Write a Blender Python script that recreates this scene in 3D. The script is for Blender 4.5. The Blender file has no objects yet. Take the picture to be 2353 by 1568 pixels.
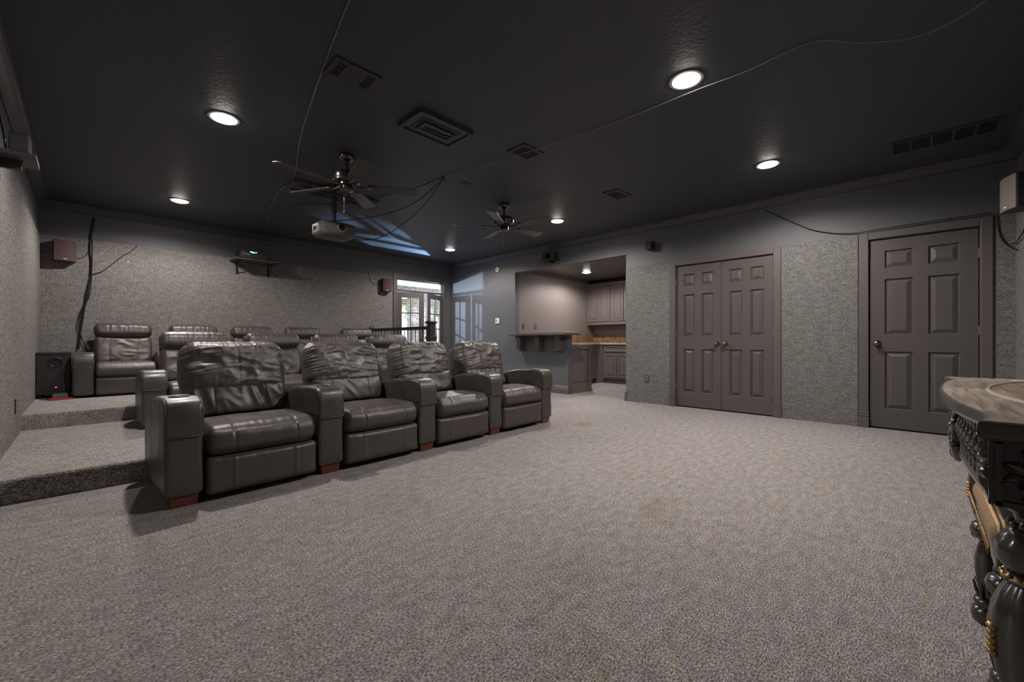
import bpy, bmesh, math, random
from mathutils import Vector, Matrix, noise, Euler
R = math.radians
PI = math.pi
rnd = random.Random(7)

# ------------------------------------------------------------------ camera
sc = bpy.context.scene
cam_d = bpy.data.cameras.new('camera')
cam_d.sensor_width = 36.0
cam_d.lens = 955.0 / 2353.0 * 36.0
cam_d.clip_start = 0.02
cam_d.shift_y = 0.0004
cam = bpy.data.objects.new('camera', cam_d)
sc.collection.objects.link(cam)
cam.location = (0, 0, 0.945)
cam.rotation_euler = (R(90), 0, R(-45.7))
sc.camera = cam
# ------------------------------------------------------------------ world, exposure
sc.view_settings.view_transform = 'Standard'
sc.view_settings.look = 'None'
sc.view_settings.gamma = 1.0
sc.view_settings.use_curve_mapping = False
sc.view_settings.exposure = 1.42
sc.cycles.use_denoising = True
sc.cycles.max_bounces = 10
sc.cycles.diffuse_bounces = 6
sc.cycles.sample_clamp_indirect = 4.0
W = bpy.data.worlds.new('sky_world')
sc.world = W
W.use_nodes = True
wn = W.node_tree.nodes; wl = W.node_tree.links
wn.clear()
wo = wn.new('ShaderNodeOutputWorld'); wb = wn.new('ShaderNodeBackground')
sky = wn.new('ShaderNodeTexSky'); sky.sky_type = 'NISHITA'
sky.sun_disc = False; sky.sun_elevation = R(48); sky.sun_rotation = R(160)
wb.inputs['Strength'].default_value = 0.42
wl.new(sky.outputs[0], wb.inputs['Color']); wl.new(wb.outputs[0], wo.inputs['Surface'])
sun_d = bpy.data.lights.new('sun', 'SUN'); sun_d.energy = 1.8; sun_d.angle = R(0.6); sun_d.color = (1, .95, .88)
sun = bpy.data.objects.new('sun', sun_d); sc.collection.objects.link(sun)
sun.rotation_euler = Vector((0.35, 1.0, -0.95)).to_track_quat('-Z', 'Y').to_euler()
LAMP_W = 62.0
# spots added outside the french doors, standing in for daylight bounced off the terrace
def glint(name, loc, target, energy, size, radius, color):
    d = bpy.data.lights.new(name, 'SPOT'); d.energy = energy; d.spot_size = R(size); d.spot_blend = .3
    d.shadow_soft_size = radius; d.color = color
    o = bpy.data.objects.new(name, d); sc.collection.objects.link(o)
    o.location = loc
    o.rotation_euler = (Vector(target) - Vector(loc)).to_track_quat('-Z', 'Y').to_euler()
glint('terrace_bounce_standin', (8.6, 10.6, 0.35), (5.12, 7.9, 2.25), 1500, 14, .10, (.35, .6, 1.0))
glint('door_daylight_standin', (3.2, 9.25, 2.05), (6.0, 6.9, 1.35), 260, 60, .04, (.6, .75, 1.0))

# ------------------------------------------------------------------ materials
def mat(name, col, rough=.6, metal=0, spec=.5, emit=None, estr=0, bump=None, alpha=None):
    m = bpy.data.materials.new(name); m.use_nodes = True
    nt = m.node_tree; b = nt.nodes['Principled BSDF']
    b.inputs['Base Color'].default_value = (*col, 1); b.inputs['Roughness'].default_value = rough
    b.inputs['Metallic'].default_value = metal; b.inputs['Specular IOR Level'].default_value = spec
    if emit:
        b.inputs['Emission Color'].default_value = (*emit, 1); b.inputs['Emission Strength'].default_value = estr
    if bump:
        add_bump(m, *bump)
    return m
def tco(nt, scale=(1, 1, 1)):
    t = nt.nodes.new('ShaderNodeTexCoord'); mp = nt.nodes.new('ShaderNodeMapping')
    mp.inputs['Scale'].default_value = scale
    nt.links.new(t.outputs['Object'], mp.inputs['Vector'])
    return mp.outputs[0]
def add_noise(nt, vec, scale, detail=3, rough=.5, dist=0):
    n = nt.nodes.new('ShaderNodeTexNoise')
    n.inputs['Scale'].default_value = scale; n.inputs['Detail'].default_value = detail
    n.inputs['Roughness'].default_value = rough; n.inputs['Distortion'].default_value = dist
    nt.links.new(vec, n.inputs['Vector']); return n.outputs['Fac']
def add_bump(m, scale, strength, dist=.01, detail=4, vscale=(1, 1, 1)):
    nt = m.node_tree; b = nt.nodes['Principled BSDF']
    f = add_noise(nt, tco(nt, vscale), scale, detail)
    bp = nt.nodes.new('ShaderNodeBump'); bp.inputs['Strength'].default_value = strength; bp.inputs['Distance'].default_value = dist
    nt.links.new(f, bp.inputs['Height']); nt.links.new(bp.outputs[0], b.inputs['Normal'])
def ramp(nt, fac, stops):
    r = nt.nodes.new('ShaderNodeValToRGB'); e = r.color_ramp.elements
    e[0].position, e[0].color = stops[0][0], (*stops[0][1], 1)
    e[1].position, e[1].color = stops[-1][0], (*stops[-1][1], 1)
    for p, c in stops[1:-1]:
        k = e.new(p); k.color = (*c, 1)
    nt.links.new(fac, r.inputs[0]); return r.outputs[0]
def mixc(nt, fac, a, b, mode='MIX'):
    x = nt.nodes.new('ShaderNodeMix'); x.data_type = 'RGBA'; x.blend_type = mode
    for v, s in ((fac, x.inputs['Factor']), (a, x.inputs['A']), (b, x.inputs['B'])):
        if hasattr(v, 'links') or hasattr(v, 'is_linked'): nt.links.new(v, s)
        elif isinstance(v, tuple): s.default_value = (*v, 1)
        else: s.default_value = v
    return x.outputs['Result']

def carpet_mat(name, dark, mid, light, vs=(1, 1, 1), sc1=170, sc2=32, stains=False, bstr=.6):
    m = mat(name, mid, .95, spec=.1); nt = m.node_tree; b = nt.nodes['Principled BSDF']
    v = tco(nt, vs)
    f1 = add_noise(nt, v, sc1, 2, .6)
    c1 = ramp(nt, f1, [(.34, dark), (.5, mid), (.66, light)])
    f2 = add_noise(nt, v, sc2, 4, .65)
    c2 = ramp(nt, f2, [(.3, (.74, .74, .76)), (.7, (1.22, 1.2, 1.17))])
    c = mixc(nt, 1.0, c1, c2, 'MULTIPLY')
    f3 = add_noise(nt, v, sc2 * .8, 4, .6)
    c3 = ramp(nt, f3, [(.34, (.96, .985, 1.06)), (.5, (1, 1, 1)), (.66, (1.07, 1.0, .90))])
    c = mixc(nt, 1.0, c, c3, 'MULTIPLY')
    if stains:
        v2 = tco(nt)
        def spot(cx, cy, rx, ry, s):
            mp = nt.nodes.new('ShaderNodeMapping'); mp.inputs['Scale'].default_value = (1 / rx, 1 / ry, 0)
            mp.inputs['Location'].default_value = (-cx / rx, -cy / ry, 0)
            nt.links.new(v2, mp.inputs['Vector'])
            n = add_noise(nt, v2, 6, 3)
            ln = nt.nodes.new('ShaderNodeVectorMath'); ln.operation = 'LENGTH'; nt.links.new(mp.outputs[0], ln.inputs[0])
            ad = nt.nodes.new('ShaderNodeMath'); ad.operation = 'ADD'; nt.links.new(ln.outputs['Value'], ad.inputs[0]); nt.links.new(n, ad.inputs[1])
            return ramp(nt, ad.outputs[0], [(.6, (s, s, s)), (1.0, (0, 0, 0))])
        for (cx, cy, rx, ry, s) in STAINS:
            g = spot(cx, cy, rx, ry, s)
            gs = nt.nodes.new('ShaderNodeSeparateColor'); nt.links.new(g, gs.inputs[0])
            c = mixc(nt, gs.outputs[0], c, mixc(nt, 1.0, c, (.82, .70, .56), 'MULTIPLY'))
    nt.links.new(c, b.inputs['Base Color'])
    bp = nt.nodes.new('ShaderNodeBump'); bp.inputs['Strength'].default_value = bstr; bp.inputs['Distance'].default_value = .004
    nt.links.new(f1, bp.inputs['Height']); nt.links.new(bp.outputs[0], b.inputs['Normal'])
    return m
STAINS = [(3.95, 2.72, .45, .3, .75), (2.25, 1.05, .45, .3, .5), (1.35, 1.0, .5, .35, .3), (1.0, .75, .5, .35, .25)]
M = {}
M['carpet'] = carpet_mat('carpet_floor', (.095, .093, .095), (.27, .258, .25), (.52, .49, .465), vs=(.6, 1.25, 1), sc1=165, sc2=20, stains=True)
M['wcarpet'] = carpet_mat('carpet_wall', (.085, .083, .081), (.20, .192, .185), (.34, .328, .308), vs=(.7, .7, 1.7), sc1=90, sc2=22)
M['wcarpet2'] = carpet_mat('carpet_panel', (.085, .088, .088), (.165, .166, .162), (.255, .257, .245), vs=(.55, .55, 2.0), sc1=105, sc2=17)
M['paint'] = mat('dark_wall_paint', (.104, .103, .113), .55, bump=(60, .25, .003))
M['ceil'] = mat('black_ceiling_paint', (.050, .053, .064), .55, bump=(38, .45, .006))
M['trim'] = mat('painted_trim', (.105, .09, .086), .42)
M['crown'] = mat('crown_paint', (.055, .054, .058), .45)
M['door'] = mat('door_paint', (.088, .078, .075), .40, bump=(9, .08, .004))
M['cab'] = mat('cabinet_paint', (.155, .13, .125), .33)
M['kwall'] = mat('kitchen_wall_paint', (.19, .165, .155), .5, bump=(50, .2, .003))
M['black'] = mat('black_plastic', (.012, .012, .013), .4)
M['blackwood'] = mat('black_vinyl', (.02, .02, .021), .5)
M['gun'] = mat('gunmetal', (.15, .138, .13), .24, .9)
M['blade'] = mat('fan_blade', (.085, .08, .078), .30)
M['blade2'] = mat('fan_blade_reflection', (.30, .33, .42), .5)  # blade colour with the pale blue daylight reflection put in; not assigned
M['bright'] = mat('worn_metal_edge', (.55, .42, .33), .3, .8)
M['white'] = mat('white_plastic', (.75, .74, .70), .4)
M['lens'] = mat('lamp_lens', (1, 1, 1), .4, emit=(1.0, .92, .86), estr=30)
M['lamptrim'] = mat('lamp_trim', (.20, .19, .18), .4)
M['vent'] = mat('vent_paint', (.05, .05, .054), .45)
M['slot'] = mat('vent_shadow', (.004, .004, .006), .7)
M['cable'] = mat('black_cable', (.012, .012, .013), .35)
M['cable2'] = mat('grey_cable', (.22, .22, .24), .3)
M['foot'] = mat('cherry_wood', (.16, .045, .028), .35)
M['grille'] = mat('speaker_grille', (.085, .048, .045), .8)
M['grille2'] = mat('satellite_grille', (.035, .035, .037), .8)
M['silver'] = mat('projector_shell', (.11, .10, .096), .32, .3)
M['glassblk'] = mat('lens_glass', (.01, .012, .016), .05)
M['knob'] = mat('bronze_knob', (.28, .20, .16), .25, 1)
M['blue'] = mat('blue_display', (.1, .5, 1), .5, emit=(.15, .6, 1), estr=3)
M['red'] = mat('red_led', (1, .05, .05), .5, emit=(1, .03, .02), estr=5)
M['redcover'] = mat('red_cover', (.30, .02, .03), .5)
M['greybox'] = mat('grey_card', (.12, .12, .12), .6)
M['stone'] = None

def leather_mat(name='black_leather', col=(.058, .047, .042), rough=.45, sc=14, st=.13):
    m = mat(name, col, rough, spec=.95); nt = m.node_tree; b = nt.nodes['Principled BSDF']
    v = tco(nt)
    big = add_noise(nt, v, sc, 3, .5, .6); fine = add_noise(nt, v, 260, 2)
    a = nt.nodes.new('ShaderNodeMath'); a.operation = 'MULTIPLY_ADD'
    nt.links.new(fine, a.inputs[0]); a.inputs[1].default_value = .07; nt.links.new(big, a.inputs[2])
    bp = nt.nodes.new('ShaderNodeBump'); bp.inputs['Strength'].default_value = st; bp.inputs['Distance'].default_value = .012
    nt.links.new(a.outputs[0], bp.inputs['Height']); nt.links.new(bp.outputs[0], b.inputs['Normal'])
    rr = ramp(nt, add_noise(nt, v, 9, 4), [(.3, (rough - .07,) * 3), (.7, (rough + .12,) * 3)])
    nt.links.new(rr, b.inputs['Roughness'])
    return m
M['leather'] = leather_mat()
M['leather_flat'] = leather_mat('arm_leather', (.050, .043, .040), .40, 5, .08)
M['piping'] = mat('leather_piping', (.09, .08, .075), .35)
M['carved'] = mat('black_carved_wood', (.03, .026, .024), .20, spec=1.0, bump=(18, .12, .003))
M['gold'] = mat('rubbed_gold', (.42, .27, .13), .35, .7)
M['gloss'] = mat('polished_edge', (.07, .063, .06), .22, spec=.8)

def wood_top():
    m = mat('veined_marble_top', (.2, .17, .15), .32); nt = m.node_tree; b = nt.nodes['Principled BSDF']
    v = tco(nt, (2.4, 30, 10))
    w = add_noise(nt, v, 1.6, 8, .65, .5)
    c = ramp(nt, w, [(.30, (.06, .05, .045)), (.42, (.27, .235, .21)), (.56, (.42, .37, .33)), (.74, (.56, .50, .44))])
    v2 = tco(nt, (2.2, 7, 1)); vo = nt.nodes.new('ShaderNodeTexVoronoi'); vo.inputs['Scale'].default_value = 1.6
    nt.links.new(v2, vo.inputs['Vector'])
    hs = nt.nodes.new('ShaderNodeSeparateColor'); nt.links.new(vo.outputs['Color'], hs.inputs[0])
    t = ramp(nt, hs.outputs[0], [(0, (.62, .60, .60)), (1, (1.25, 1.18, 1.1))])
    nt.links.new(mixc(nt, 1.0, c, t, 'MULTIPLY'), b.inputs['Base Color'])
    return m
M['top'] = wood_top()
M['topinlay'] = mat('pale_inlay', (.50, .42, .34), .3)
M['topfield'] = wood_top(); M['topfield'].name = 'brown_top_field'
for n_ in M['topfield'].node_tree.nodes:
    if n_.type == 'VALTORGB' and len(n_.color_ramp.elements) == 4:
        for e_, c_ in zip(n_.color_ramp.elements, [(.09, .06, .045), (.29, .215, .16), (.42, .32, .24), (.56, .45, .35)]):
            e_.color = (*c_, 1)
def stripe_mat():
    m = mat('striped_fabric', (.3, .2, .1), .85, spec=.2); nt = m.node_tree; b = nt.nodes['Principled BSDF']
    t = nt.nodes.new('ShaderNodeTexCoord'); s = nt.nodes.new('ShaderNodeSeparateXYZ'); nt.links.new(t.outputs['Object'], s.inputs[0])
    k = nt.nodes.new('ShaderNodeMath'); k.operation = 'MULTIPLY'; k.inputs[1].default_value = 1 / .105; nt.links.new(s.outputs['Y'], k.inputs[0])
    fr = nt.nodes.new('ShaderNodeMath'); fr.operation = 'FRACT'; nt.links.new(k.outputs[0], fr.inputs[0])
    gold, brn, gry, drk = (.62, .42, .22), (.30, .20, .12), (.10, .095, .09), (.06, .04, .03)
    c = ramp(nt, fr.outputs[0], [(0, brn), (.32, brn), (.33, gold), (.39, gold), (.40, drk), (.45, gry), (.60, gry), (.61, gold), (.65, gold), (.66, drk), (.69, drk), (.70, gold), (.74, gold), (.75, brn), (.88, brn), (.90, gold), (1.0, gold)])
    c = mixc(nt, 1.0, c, ramp(nt, add_noise(nt, tco(nt), 240, 2), [(.3, (.6, .6, .6)), (.7, (1.3, 1.3, 1.3))]), 'MULTIPLY')
    nt.links.new(c, b.inputs['Base Color']); return m
M['stripe'] = stripe_mat()
def brick_mat(name, c1, c2, mort, s=1, w=.3, h=.08, rot=(0, 0, 0), rough=.8):
    m = mat(name, c1, rough); nt = m.node_tree; b = nt.nodes['Principled BSDF']
    t = nt.nodes.new('ShaderNodeTexCoord')
    sx = nt.nodes.new('ShaderNodeSeparateXYZ'); nt.links.new(t.outputs['Object'], sx.inputs[0])
    ad = nt.nodes.new('ShaderNodeMath'); nt.links.new(sx.outputs['X'], ad.inputs[0]); nt.links.new(sx.outputs['Y'], ad.inputs[1])
    cb = nt.nodes.new('ShaderNodeCombineXYZ'); nt.links.new(ad.outputs[0], cb.inputs['X']); nt.links.new(sx.outputs['Z'], cb.inputs['Y'])
    br = nt.nodes.new('ShaderNodeTexBrick'); nt.links.new(cb.outputs[0], br.inputs['Vector'])
    br.inputs['Color1'].default_value = (*c1, 1); br.inputs['Color2'].default_value = (*c2, 1); br.inputs['Mortar'].default_value = (*mort, 1)
    br.inputs['Scale'].default_value = s; br.inputs['Brick Width'].default_value = w; br.inputs['Row Height'].default_value = h
    br.inputs['Mortar Size'].default_value = .006; br.inputs['Bias'].default_value = 0
    n = ramp(nt, add_noise(nt, tco(nt), 14, 4), [(.3, (.5, .5, .5)), (.7, (1.4, 1.35, 1.3))])
    nt.links.new(mixc(nt, 1.0, br.outputs['Color'], n, 'MULTIPLY'), b.inputs['Base Color']); return m
M['stone'] = brick_mat('stone_cladding', (.42, .30, .22), (.25, .24, .25), (.5, .46, .4))
M['splash'] = brick_mat('mosaic_tile', (.24, .12, .06), (.10, .05, .03), (.26, .18, .12), w=.10, h=.025, rough=.4)
M['counter'] = mat('beige_countertop', (.42, .34, .29), .3, bump=(40, .05, .002))
M['soffit'] = mat('white_soffit', (.85, .86, .88), .7)
M['cream'] = mat('cream_stucco', (.72, .62, .42), .8)
M['concrete'] = mat('pale_concrete', (.62, .62, .60), .8)
M['leaf'] = mat('foliage', (.10, .15, .04), .7)
M['bark'] = mat('bark', (.10, .07, .05), .9)
g = mat('window_glass', (1, 1, 1), .02); gb = g.node_tree.nodes['Principled BSDF']
gnt = g.node_tree; tr = gnt.nodes.new('ShaderNodeBsdfTransparent'); gl = gnt.nodes.new('ShaderNodeBsdfGlossy'); gl.inputs['Roughness'].default_value = .02
mx = gnt.nodes.new('ShaderNodeMixShader'); mx.inputs[0].default_value = .06; gnt.links.new(tr.outputs[0], mx.inputs[1]); gnt.links.new(gl.outputs[0], mx.inputs[2])
gnt.links.new(mx.outputs[0], gnt.nodes['Material Output'].inputs['Surface'])
M['glass'] = g

# ------------------------------------------------------------------ helpers
COL = sc.collection
def obj(name, bm, m=None, parent=None, smooth=False, bevel=0, seg=2, kind=None, label=None, auto=None):
    me = bpy.data.meshes.new(name)
    bmesh.ops.recalc_face_normals(bm, faces=bm.faces)
    bm.to_mesh(me); bm.free()
    if m is not None:
        for mm in (m if isinstance(m, (list, tuple)) else [m]): me.materials.append(M[mm] if isinstance(mm, str) else mm)
    o = bpy.data.objects.new(name, me); COL.objects.link(o)
    if parent: o.parent = parent
    if smooth:
        for p in me.polygons: p.use_smooth = True
        if auto: me.set_sharp_from_angle(angle=R(auto))
    if bevel:
        b = o.modifiers.new('bevel', 'BEVEL'); b.width = bevel; b.segments = seg; b.limit_method = 'ANGLE'; b.angle_limit = R(35)
    if kind: o['kind'] = kind
    if label: o['label'] = label
    return o
def tag(o, label, cat, group=None):
    o['label'] = label; o['category'] = cat
    if group: o['group'] = group
    return o
def thing(name, label, cat, loc=(0, 0, 0), rz=0, group=None):
    o = bpy.data.objects.new(name, None); COL.objects.link(o); o.empty_display_size = .1
    o.location = loc; o.rotation_euler = (0, 0, rz)
    return tag(o, label, cat, group)
def NB(): return bmesh.new()
def bx(bm, x0, x1, y0, y1, z0, z1, mi=0):
    v = [bm.verts.new((x, y, z)) for x in (x0, x1) for y in (y0, y1) for z in (z0, z1)]
    for f in ((0, 1, 3, 2), (4, 6, 7, 5), (0, 4, 5, 1), (2, 3, 7, 6), (0, 2, 6, 4), (1, 5, 7, 3)):
        fc = bm.faces.new([v[i] for i in f]); fc.material_index = mi
    return v
def box(*a):
    bm = NB(); bx(bm, *a); return bm
def lathe(bm, prof, n=24, c=(0, 0, 0), fl=None, mi=0):
    rings = []
    for (r, z) in prof:
        rings.append([bm.verts.new((c[0] + (r * (fl(a, z) if fl else 1)) * math.cos(a), c[1] + (r * (fl(a, z) if fl else 1)) * math.sin(a), c[2] + z)) for a in [2 * PI * i / n for i in range(n)]])
    for a, b in zip(rings, rings[1:]):
        for i in range(n):
            bm.faces.new((a[i], a[(i + 1) % n], b[(i + 1) % n], b[i])).material_index = mi
    if prof[0][0] > 1e-5: bm.faces.new(rings[0][::-1]).material_index = mi
    if prof[-1][0] > 1e-5: bm.faces.new(rings[-1]).material_index = mi
    return bm
def tube(bm, pts, r, n=8, mi=0):
    pts = [Vector(p) for p in pts]; rings = []
    for i, p in enumerate(pts):
        d = (pts[min(i + 1, len(pts) - 1)] - pts[max(i - 1, 0)]).normalized()
        u = d.cross(Vector((0, 0, 1)))
        if u.length < .1: u = d.cross(Vector((1, 0, 0)))
        u.normalize(); w = d.cross(u)
        rings.append([bm.verts.new(p + (u * math.cos(2 * PI * k / n) + w * math.sin(2 * PI * k / n)) * (r(i / (len(pts) - 1)) if callable(r) else r)) for k in range(n)])
    for a, b in zip(rings, rings[1:]):
        for k in range(n): bm.faces.new((a[k], a[(k + 1) % n], b[(k + 1) % n], b[k])).material_index = mi
    bm.faces.new(rings[0][::-1]); bm.faces.new(rings[-1]); return bm
def spline(pts, k=8, closed=False):
    P = [Vector(p) for p in pts]; n = len(P); out = []
    for i in range(n if closed else n - 1):
        g = (lambda j: P[j % n]) if closed else (lambda j: P[max(0, min(n - 1, j))])
        a, b, c, d = g(i - 1), g(i), g(i + 1), g(i + 2)
        for s in range(k):
            t = s / k
            out.append(.5 * ((2 * b) + (c - a) * t + (2 * a - 5 * b + 4 * c - d) * t * t + (3 * b - a - 3 * c + d) * t ** 3))
    if not closed: out.append(P[-1])
    return out
def prism(bm, poly, z0, z1, mi=0):
    a = [bm.verts.new((p[0], p[1], z0)) for p in poly]; b = [bm.verts.new((p[0], p[1], z1)) for p in poly]
    n = len(poly)
    bm.faces.new(a[::-1]).material_index = mi; bm.faces.new(b).material_index = mi
    for i in range(n): bm.faces.new((a[i], a[(i + 1) % n], b[(i + 1) % n], b[i])).material_index = mi
    return bm
def extr_x(bm, poly, x0, x1, r=0, seg=5, mi=0, bulge=0):
    """poly in (y,z), extruded along x with rounded side edges"""
    n = len(poly); P = [Vector((p[0], p[1])) for p in poly]
    area = sum(P[i].x * P[(i + 1) % n].y - P[(i + 1) % n].x * P[i].y for i in range(n)); sg = 1 if area > 0 else -1
    N = []
    for i in range(n):
        t = (P[(i + 1) % n] - P[i - 1]); t.normalize() if t.length else None
        N.append(Vector((-t.y, t.x)) * sg)      # inward
    secs = []
    if r > 0:
        for k in range(seg + 1):
            a = PI / 2 * k / seg; secs.append((x0 + r * (1 - math.sin(a)) if False else x0 + r * (1 - math.cos(PI / 2 - a)) * 1.0 if False else x0 + r - r * math.cos(a), r - r * math.sin(a)))
        L = list(secs); secs = L + [(x1 - (x - x0), d) for x, d in reversed(L)]
    else: secs = [(x0, 0), (x1, 0)]
    rings = [[bm.verts.new((x, (P[i] + N[i] * d).x, (P[i] + N[i] * d).y)) for i in range(n)] for x, d in secs]
    for a, b in zip(rings, rings[1:]):
        for i in range(n): bm.faces.new((a[i], a[(i + 1) % n], b[(i + 1) % n], b[i])).material_index = mi
    bm.faces.new(rings[0][::-1]); bm.faces.new(rings[-1]); return bm
def moulding(bm, prof, path, closed=False):
    """prof: (offset into room, z); path: list of (x,y); offset to the left of travel"""
    pts = [Vector(p) for p in path]; n = len(pts); rings = []
    for i, p in enumerate(pts):
        if closed: d0 = (p - pts[i - 1]).normalized(); d1 = (pts[(i + 1) % n] - p).normalized()
        else:
            d1 = (pts[min(i + 1, n - 1)] - pts[min(i, n - 2)]).normalized(); d0 = (pts[max(i, 1)] - pts[max(i - 1, 0)]).normalized()
        n0 = Vector((-d0.y, d0.x)); n1 = Vector((-d1.y, d1.x)); b = (n0 + n1); b = b / max(.3, b.dot(n0)) if b.length else n0
        rings.append([bm.verts.new((p.x + b.x * o, p.y + b.y * o, z)) for o, z in prof])
    m = len(prof)
    rr = list(zip(rings, rings[1:])) + ([(rings[-1], rings[0])] if closed else [])
    for a, b in rr:
        for k in range(m): bm.faces.new((a[k], a[(k + 1) % m], b[(k + 1) % m], b[k]))
    if not closed: bm.faces.new(rings[0][::-1]); bm.faces.new(rings[-1])
    return bm
def cushion(bm, c, h, r, n=(24, 16, 24), puff=(.0, .0, .0), fn=None, mi=0):
    """rounded cushion centred at c with half sizes h; fn(co, nrm)->co deforms it"""
    h = Vector(h); cache = {}
    inner = Vector([max(h[i] - r[i] if not isinstance(r, (int, float)) else h[i] - r, 1e-4) for i in range(3)])
    rr = Vector(r) if not isinstance(r, (int, float)) else Vector((r, r, r))
    def vert(i, j, k):
        key = (i, j, k)
        if key in cache: return cache[key]
        p = Vector((2 * i / n[0] - 1, 2 * j / n[1] - 1, 2 * k / n[2] - 1))
        q = Vector((p.x * h.x, p.y * h.y, p.z * h.z))
        cl = Vector([max(-inner[t], min(inner[t], q[t])) for t in range(3)])
        d = Vector([(q[t] - cl[t]) / rr[t] for t in range(3)])
        if d.length > 1e-6:
            mxx = max(abs(d.x), abs(d.y), abs(d.z))
            nd = d.normalized()
            s = mxx
            o = Vector([cl[t] + nd[t] * rr[t] * s for t in range(3)])
            nrm = nd
        else: o = q; nrm = Vector((0, 0, 1))
        o.x += puff[0] * math.copysign(1, p.x) * (1 - p.y ** 2) * (1 - p.z ** 2) * abs(p.x) ** 3
        o.y += puff[1] * p.y * (1 - p.x ** 4) * (1 - p.z ** 4)
        o.z += puff[2] * p.z * (1 - p.x ** 4) * (1 - p.y ** 2)
        if fn: o = fn(o, p)
        cache[key] = bm.verts.new(o + Vector(c)); return cache[key]
    nx, ny, nz = n
    for i in range(nx):
        for j in range(ny):
            for k, fl in ((0, 1), (nz, 0)):
                q = [vert(i, j, k), vert(i + 1, j, k), vert(i + 1, j + 1, k), vert(i, j + 1, k)]; bm.faces.new(q[::-1] if fl else q).material_index = mi
    for i in range(nx):
        for k in range(nz):
            for j, fl in ((0, 0), (ny, 1)):
                q = [vert(i, j, k), vert(i + 1, j, k), vert(i + 1, j, k + 1), vert(i, j, k + 1)]; bm.faces.new(q[::-1] if fl else q).material_index = mi
    for j in range(ny):
        for k in range(nz):
            for i, fl in ((0, 1), (nx, 0)):
                q = [vert(i, j, k), vert(i, j + 1, k), vert(i, j + 1, k + 1), vert(i, j, k + 1)]; bm.faces.new(q[::-1] if fl else q).material_index = mi
    return bm
def ns(x, y, z): return noise.noise(Vector((x, y, z)))
def ridge(x, y, z): return 1 - abs(ns(x, y, z)) * 2.2
def clone(o, label=None, parent=None):
    c = o.copy(); COL.objects.link(c); c.parent = parent
    for ch in o.children: clone(ch, None, c)
    if label: c['label'] = label
    return c

# ------------------------------------------------------------------ the room
XL, XR, YF, YB, ZC = -.415, 6.0, -.66, 7.90, 2.73
T1, T2, YS1, YS2, XT = .147, .286, 3.76, 5.74, 4.08
KX, KY0, KY1, KZ = 8.85, 3.2, 5.78, 2.42
obj('floor', box(XL - .3, KX + .3, YF - .3, YB + .15, -.12, 0), 'carpet', kind='structure')
def step(name, y0, y1, z):
    bm = NB(); r = .018
    prof = [(y1, 0), (y1, z), (y0 + r, z), (y0 + r * .3, z - r * .3), (y0, z - r), (y0, 0)]
    extr_x(bm, prof, XL, XT); return obj(name, bm, 'carpet', kind='structure')
step('floor_lower_tier', YS1, YS2 + .001, T1)
step('floor_upper_tier', YS2, YB, T2)
obj('ceiling', box(XL - .3, XR + .12, YF - .3, YB + .25, ZC, ZC + .2), 'ceil', kind='structure')
# back wall with the door opening
DX0, DX1, DZ = 4.59, 5.80, 2.285
bm = NB()
bx(bm, XL - .2, DX0, YB, YB + .10, 0, ZC); bx(bm, DX1, XR + .2, YB, YB + .10, 0, ZC); bx(bm, DX0, DX1, YB, YB + .10, DZ, ZC)
obj('wall_back', bm, 'paint', kind='structure')
bm = NB()
bx(bm, XL, 4.49, YB - .012, YB + .001, T2, 2.295)
obj('wall_back_carpet', bm, 'wcarpet', kind='structure')
obj('wall_left', box(XL - .2, XL, YF - .2, YB + .2, 0, ZC), 'paint', kind='structure')
obj('wall_left_carpet', box(XL - .001, XL + .012, YF, YB - .012, 0, 2.26), 'wcarpet', kind='structure')
obj('wall_front', box(XL - .2, XR + .2, YF - .2, YF, 0, ZC), 'paint', kind='structure')
obj('wall_front_carpet', box(XL + .012, XR, YF - .001, YF + .012, 0, 2.13), 'wcarpet2', kind='structure')
# right wall
OY0, OY1, OZ, HY = 3.32, 5.77, 2.325, 4.46
A0, A1, B0, B1 = -.427, .381, 1.291, 2.52
TX = XR + .12
bm = NB()
bx(bm, XR, TX, OY1, YB + .2, 0, ZC); bx(bm, XR, TX, OY0, OY1, OZ, ZC)
bx(bm, XR, TX, B1 + .01, OY0, 0, ZC); bx(bm, XR, TX, B0 - .01, B1 + .01, 2.045, ZC)
bx(bm, XR, TX, A1 + .01, B0 - .01, 0, ZC); bx(bm, XR, TX, A0 - .01, A1 + .01, 2.065, ZC)
bx(bm, XR, TX, YF - .2, A0 - .01, 0, ZC)
bx(bm, TX, TX + .05, B0 - .1, B1 + .1, 0, 2.2); bx(bm, TX, TX + .05, A0 - .1, A1 + .1, 0, 2.2)
obj('wall_right', bm, 'paint', kind='structure')
obj('wall_bar', box(XR, TX, HY, OY1, 0, 1.055), 'paint', kind='structure')
bm = NB()
bx(bm, XR - .012, XR + .001, 2.605, OY0 - .004, 0.0, 2.11)
bx(bm, XR - .012, XR + .001, .475, 1.197, 0.0, 2.125)
bx(bm, XR - .012, XR + .001, YF, -.53, 0.0, 2.13)
obj('wall_right_carpet', bm, 'wcarpet2', kind='structure')
# kitchenette shell
obj('wall_kitchen_back', box(TX, KX + .2, KY1, KY1 + .15, 0, KZ + .3), 'kwall', kind='structure')
obj('wall_kitchen_right', box(KX, KX + .15, KY0 - .2, KY1, 0, KZ + .3), 'kwall', kind='structure')
obj('wall_kitchen_front', box(TX, KX, KY0 - .15, KY0, 0, KZ + .3), 'kwall', kind='structure')
obj('ceiling_kitchen', box(TX, KX + .15, KY0 - .15, KY1 + .15, KZ, KZ + .1), 'door', kind='structure')
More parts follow.
